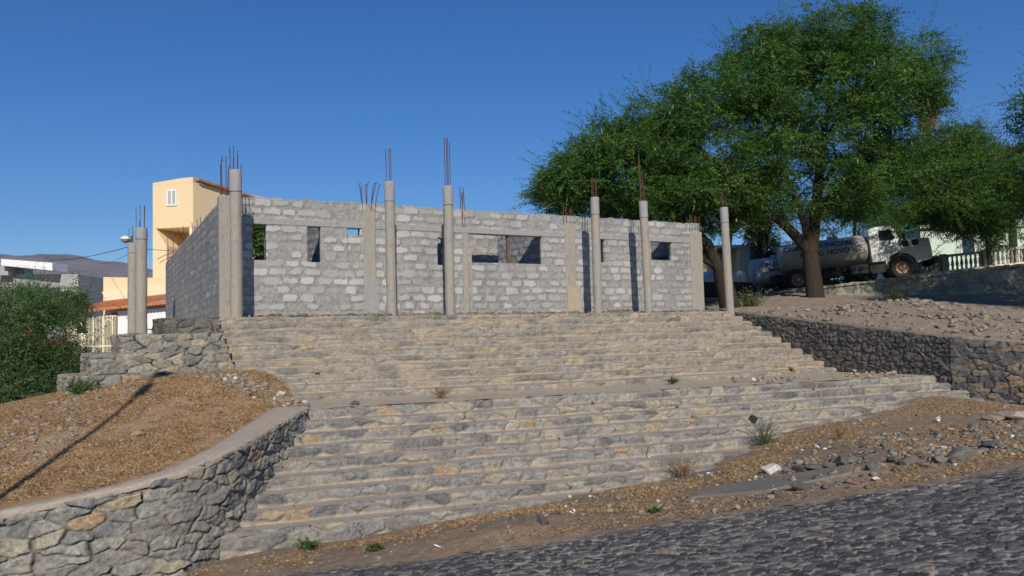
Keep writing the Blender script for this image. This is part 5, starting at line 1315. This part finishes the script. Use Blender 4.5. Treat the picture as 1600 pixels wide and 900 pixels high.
def grey_house():
    Y = 75; e = empty('grey_house', (0, 0, 0), 'unplastered grey block house with a long white roof slab under the mountain', 'house')
    x0 = at(-60, 440, Y)[0]; x1 = at(122, 440, Y)[0]; zt = at(100, 424, Y)[2]; zm = at(60, 437, Y)[2]
    q = MB(); q.prism([(x0, -1.5), (x1, -1.5), (x1, zt - .3), (x0, zt)], Y, Y + 9, 'xz', .03); q.build('wall', M['house_block'], e)
    q = MB(); n = 40
    for k in range(n): q.box((x0 + (x1 - x0) * (k + .5) / n, Y - .08, zm - .75), (.16, .16, .16))
    q.build('beam_end', M['concrete_grey'], e)
    r0_, r1_ = at(18, 417, Y), at(97, 425, Y); a = at(18, 407, Y)[2]; b = at(97, 413, Y)[2]
    q = MB(); q.prism([(r0_[0], r0_[2]), (r1_[0], r1_[2]), (r1_[0], b), (r0_[0], a)], Y - 1.6, Y + 1.0, 'xz', .03); q.build('roof_slab', M['white'], e)
    s0, s1 = at(3, 417, Y), at(22, 417, Y); q = MB(); q.prism([(s0[0], zt - .3), (s1[0], zt - .3), (s1[0], s1[2] + .15), (s0[0], s0[2] - .1)], Y - .9, Y + 2, 'xz', .02); q.build('stair_box', M['house_block'], e)
    d = at(47, 430, Y); q = MB(); q.box((d[0], Y - .02, d[2]), (.55, .06, 1.1), .01); q.build('door', M['teal'], e)
    q = MB(); l = at(-8, 425, Y); q.box((l[0], Y - .6, l[2]), (.8, .4, 1.6), .02); q.build('side_panel', M['white'], e)
M['house_block'] = m_plain('weathered_block_wall', (.36, .35, .335), .95, .25, .8)
grey_house()
def right_houses():
    e = empty('green_house', (0, 0, 0), 'pale green house with a white upper storey behind the balustrade', 'house')
    a = at(1440, 400, 47); b = at(1660, 400, 47); zt = at(1560, 325, 47)[2]; zm = at(1560, 352, 47)[2]
    q = MB(); box_between(q, a[0], b[0] + 6, 47, 56, 1.2, zm); q.build('wall', M['greenwall'], e)
    q = MB(); box_between(q, at(1555, 340, 47)[0], b[0] + 6, 47.2, 56, zm + .002, zt + 1.0); q.build('upper_wall', M['white'], e)
    q = MB(); box_between(q, a[0] - .1, b[0] + 6, 46.8, 47, zm - .12, zm + .1, .02); q.build('cornice', M['white'], e)
    x = at(1500, 380, 47)[0]; q = MB(); box_between(q, x, x + .9, 46.95, 47.05, zm - 1.7, zm - .5); wdo = q.build('window', M['white'], e); q = MB(); box_between(q, x + .1, x + .8, 46.92, 46.97, zm - 1.6, zm - .6, .0); q.build('pane', M['glass'], wdo)
    e = empty('yellow_annex', (0, 0, 0), 'low yellow rendered building behind the forked acacia, partly in its shade', 'house')
    Y = 46; x0 = at(1070, 430, Y)[0]; x1 = at(1181, 430, Y)[0]; xm = at(1156, 430, Y)[0]; z1 = at(1150, 387, Y)[2]
    q = MB(); box_between(q, x0, xm, Y + .8, Y + 6, 0, z1 - .25); q.build('wall', M['yellow'], e)
    q = MB(); box_between(q, xm - .002, x1, Y, Y + 6, 0, z1); q.build('end_wall', M['yellow_pale'], e)  # paler render stands for sun on this end, light put into the colour
    q = MB(); box_between(q, x0, x1 + .1, Y - .1, Y + 6.1, z1 + .002, z1 + .16, .02); q.build('roof_edge', M['white'], e)
    gp = at(1184, 420, 44.5); q = MB(); box_between(q, gp[0] - .3, gp[0] + .3, 44.3, 44.9, 1, gp[2] + 1.15, .03); o = q.build('gate_post', M['dark_post']); tag(o, 'dark square gate post between the yellow building and the small tank', 'post', None, 'thing')
    rb = None
    if rb is not None: q = MB(); box_between(q, rb[0] - .9, rb[0] + 1.6, 52, 53, 1, rb[2] + .5, .02); o = q.build('garden_wall', M['white']); tag(o, 'short white garden wall glimpsed left of the tank behind the palm trunk', 'wall', None, 'thing')
M['dark_post'] = m_plain('dark_stone_post', (.07, .07, .065), .9, .2)
right_houses()
b = at(1212, 398, 47); bush('light green bush in the gap above the small tank', b + np.array([0, 0, -1]), [(b[0], b[1], b[2] + .1, 1.0, .8, .7)], 60, 44, 'leaf_yellow', 'garden_bush', 10, spr=6, nl=10, R=.4, ll=.2, lw=.08, tmean=.3)

def red_car():
    p = at(18, 530, 30); p[2] = -.8
    e = empty('red_car', tuple(p), 'bright red car mostly hidden behind the feathery bush on the left', 'car', None, (0, 0, RAD(25)))
    b = MB(); b.prism([(-2.0, .3), (2.0, .3), (2.05, .8), (1.7, 1.0), (-1.9, 1.05), (-2.05, .7)], -.85, .85, 'xz', .06); b.build('body', M['red'], e, True)
    c = MB(); c.prism([(-1.7, 1.02), (.95, 1.0), (.3, 1.55), (-1.3, 1.58)], -.76, .76, 'xz', .05); c.build('cabin', M['red'], e, True)
    for s in (-1, 1):
        g = MB(); y = s * .765; g.prism([(-1.45, 1.08), (.65, 1.08), (.2, 1.5), (-1.25, 1.5)], min(y, y + s * .01), max(y, y + s * .01), 'xz'); g.build('side_window', M['glass'], e)
        for x in (-1.3, 1.3): wheel(e, (x, s * .78, .32), .32, .2, s)
red_car()

# ================================================================ street lamps and cables
def lamp_post():
    b = at(206, 520, 34); top = at(205.5, 376, 34); e = empty('street_lamp', (b[0], b[1], -1.0), 'slim street lamp with a round hood behind the pair of columns', 'street lamp')
    h = top[2] + 1.0; q = MB(); q.tube([(0, 0, 0), (0, 0, h * .5), (0, 0, h + .2)], [.11, .09, .06], 10); q.tube([(0, 0, h - .1), (-.1, -.1, h + .02), (-.2, -.15, h + .05)], .03, 6); q.build('pole', M['wood'], e, True)
    q = MB(); q.lathe([(0, .14), (.1, .13), (.19, .06), (.21, 0), (.19, -.02)], (-.2, -.15, h + .05), 16); q.build('lamp_shade', M['lamp'], e, True)
    q = MB(); q.lathe([(.18, 0), (.16, -.07), (.08, -.13), (0, -.15)], (-.2, -.15, h + .03), 16); q.build('lamp_glass', M['rim'], e, True)
    q = MB(); q.box((.06, -.06, h - .75), (.16, .16, .5), .02); q.build('junction_box', M['cable'], e)
lamp_post()
def cable(a, b, sag, label, r=.012):
    q = MB(); t = np.linspace(0, 1, 24); q.tube([np.array(a) * (1 - x) + np.array(b) * x - np.array([0, 0, sag * 4 * x * (1 - x)]) for x in t], r, 5, False)
    tag(q.build('power_cable', M['cable']), label, 'cable', None, 'thing')
cable(at(203, 385, 34), at(60, 406, 62), .25, 'long thin power cable sagging left from the street lamp to the grey house', .016)
cable(at(206, 385, 34), at(292, 388, 53), .15, 'thin power cable running from the street lamp to the yellow house', .014)
cable(at(199, 398, 34), at(150, 412, 58), .15, 'faint second cable below the long one left of the street lamp', .01)
def road_lamp():
    """lamp beside the road behind the photographer's left shoulder; its shadow crosses the mound"""
    b = np.array([-5.0 + .03, 2.6]); z = float(road_z(*b)); e = empty('road_lamp', (b[0], b[1], z), 'street lamp by the road whose thin shadow crosses the orange mound', 'street lamp')
    h = 6.95 - z; q = MB(); q.tube([(0, 0, -.3), (0, 0, h * .5), (0, 0, h)], [.06, .05, .04], 12); q.tube([(0, 0, h - .1), (-.05, .1, h + .1), (-.1, .35, h + .18)], .03, 8); q.build('pole', M['concrete_grey'], e, True)
    q = MB(); q.box((-.12, .5, h + .18), (.26, .5, .13), .04); q.build('lamp_shade', M['white'], e, True); q = MB(); q.box((0, .1, h - .45), (.2, .2, .5), .02); q.build('junction_box', M['cable'], e)
road_lamp()

# ================================================================ mountains
def hills():
    Yc = 1500.0; nx, ny = 420, 60; xs = np.linspace(-2600, 700, nx); t = np.linspace(0, 1, ny)
    prof_px = np.array([-900, -400, -60, 0, 40, 75, 95, 118, 130, 150, 165, 200, 240, 300, 420, 560, 700, 900]); prof_py = np.array([355, 370, 385, 391, 396, 394, 395, 392, 395, 402, 401, 404, 415, 434, 466, 500, 515, 520])
    X, Tt = np.meshgrid(xs, t, indexing='ij'); Y = 700 + Tt * 1300
    zr = np.array([at(float(p), float(np.interp(p, prof_px, prof_py)), Yc)[2] for p in 800 + xs / Yc * FPX])[:, None]
    up = sstep(0, .62, Tt) * (1 - .25 * sstep(.62, 1, Tt)); n = fbm(X / 160, Y / 160, 5, 6) - .5; rg = np.abs(fbm(X / 90 + n, Y / 260, 8, 5) - .5)
    Z = zr * up * (1 + .0 * n) - (rg * 70 + n * -30) * (up * (1 - .75 * np.exp(-((Tt - .62) / .12) ** 2))) - 8
    o = mesh_np('mountains', np.stack([X, Y, Z], -1).reshape(-1, 3), grid_faces(nx, ny), M['hill'], None, None, True); o['kind'] = 'structure'
hills()

# ================================================================ light, sky, exposure
w = bpy.data.worlds.new('World'); SC.world = w; w.use_nodes = True
sk = w.node_tree.nodes.new('ShaderNodeTexSky'); sk.sky_type = 'NISHITA'; sk.sun_disc = False
sk.sun_elevation = RAD(33); sk.sun_rotation = RAD(172.7); sk.altitude = 600; sk.air_density = 1.0; sk.dust_density = 0.1; sk.ozone_density = 6
hs = w.node_tree.nodes.new('ShaderNodeHueSaturation'); hs.inputs['Hue'].default_value = .507; hs.inputs['Saturation'].default_value = 1.23
w.node_tree.links.new(sk.outputs[0], hs.inputs['Color']); w.node_tree.links.new(hs.outputs[0], w.node_tree.nodes['Background'].inputs[0]); w.node_tree.nodes['Background'].inputs[1].default_value = .097
sl = bpy.data.lights.new('sun', 'SUN'); so = bpy.data.objects.new('sun', sl); COL.objects.link(so)
sl.energy = 4.3; sl.angle = RAD(.5); sl.color = (1, .925, .82)
so.rotation_euler = Vector((-.127 * .839, .992 * .839, -.545)).to_track_quat('-Z', 'Y').to_euler()
def haze():
    me = bpy.data.meshes.new('haze'); bm = bmesh.new(); bmesh.ops.create_cube(bm, size=1)
    for v in bm.verts: v.co = Vector((v.co.x * 6400 - 600, v.co.y * 2600 + 1150, v.co.z * 420 + 195))
    bm.to_mesh(me); bm.free(); o = bpy.data.objects.new('haze', me); COL.objects.link(o); o['kind'] = 'stuff'
    m = bpy.data.materials.new('air'); m.use_nodes = True; nt = m.node_tree; nt.nodes.remove(nt.nodes['Principled BSDF'])
    v = nt.nodes.new('ShaderNodeVolumePrincipled'); v.inputs['Density'].default_value = HAZE; v.inputs['Color'].default_value = (.62, .74, .95, 1); v.inputs['Anisotropy'].default_value = .2
    nt.links.new(v.outputs[0], nt.nodes['Material Output'].inputs['Volume']); me.materials.append(m)
HAZE = .00012
USE_HAZE = True
if USE_HAZE: haze()
vs = SC.view_settings; vs.view_transform = 'Standard'; vs.look = 'None'; vs.exposure = 0; vs.gamma = 1; vs.use_curve_mapping = False
try: SC.cycles.max_bounces = 8; SC.cycles.transparent_max_bounces = 8
except Exception: pass
# trees beyond the upper road; shrubs added as dark backing under the truck
for k, (px, py, Y, hgt, lab) in enumerate([(1335, 425, 50, 300, 'dark tree behind the tank of the big truck'), (1420, 420, 50, 310, 'dark tree behind the truck cab'), (1490, 415, 51, 285, 'tree between the truck and the pale green house')]):
    b = at(px, py, Y); c = at(px, hgt, Y)
    tree('acacia_tree', lab, 'tree', b, [([b + [0, 0, -.4], (b + c) / 2, c], .16, .05)], [(c[0], Y, c[2] - .3, 2.1, 1.8, 1.5), (c[0] - .8, Y, c[2] - 1.7, 1.8, 1.6, 1.2), (c[0] + .9, Y - .3, c[2] - 1.5, 1.7, 1.6, 1.3)], 200, 60 + k, 'leaf', None, 16, 0, **{**FO, 'spr': 9})
for k, (px, lab) in enumerate([(1235, 'added dark backing shrub under the rear of the big tank'), (1300, 'added dark backing shrub behind the truck chassis'), (1365, 'added dark backing shrub behind the cab step'), (1430, 'added dark backing shrub behind the truck bumper')]):
    b = at(px, 430, 47.0); b[2] = float(ur_z(b[0]))
    bush(lab, b, [(b[0], b[1], b[2] + .75, 1.5, .8, .85)], 130, 70 + k, 'leaf', 'backing_shrub', 6, spr=9, nl=12, R=.35, L=(.25, .5), ll=.13, lw=.05, tmean=.2)
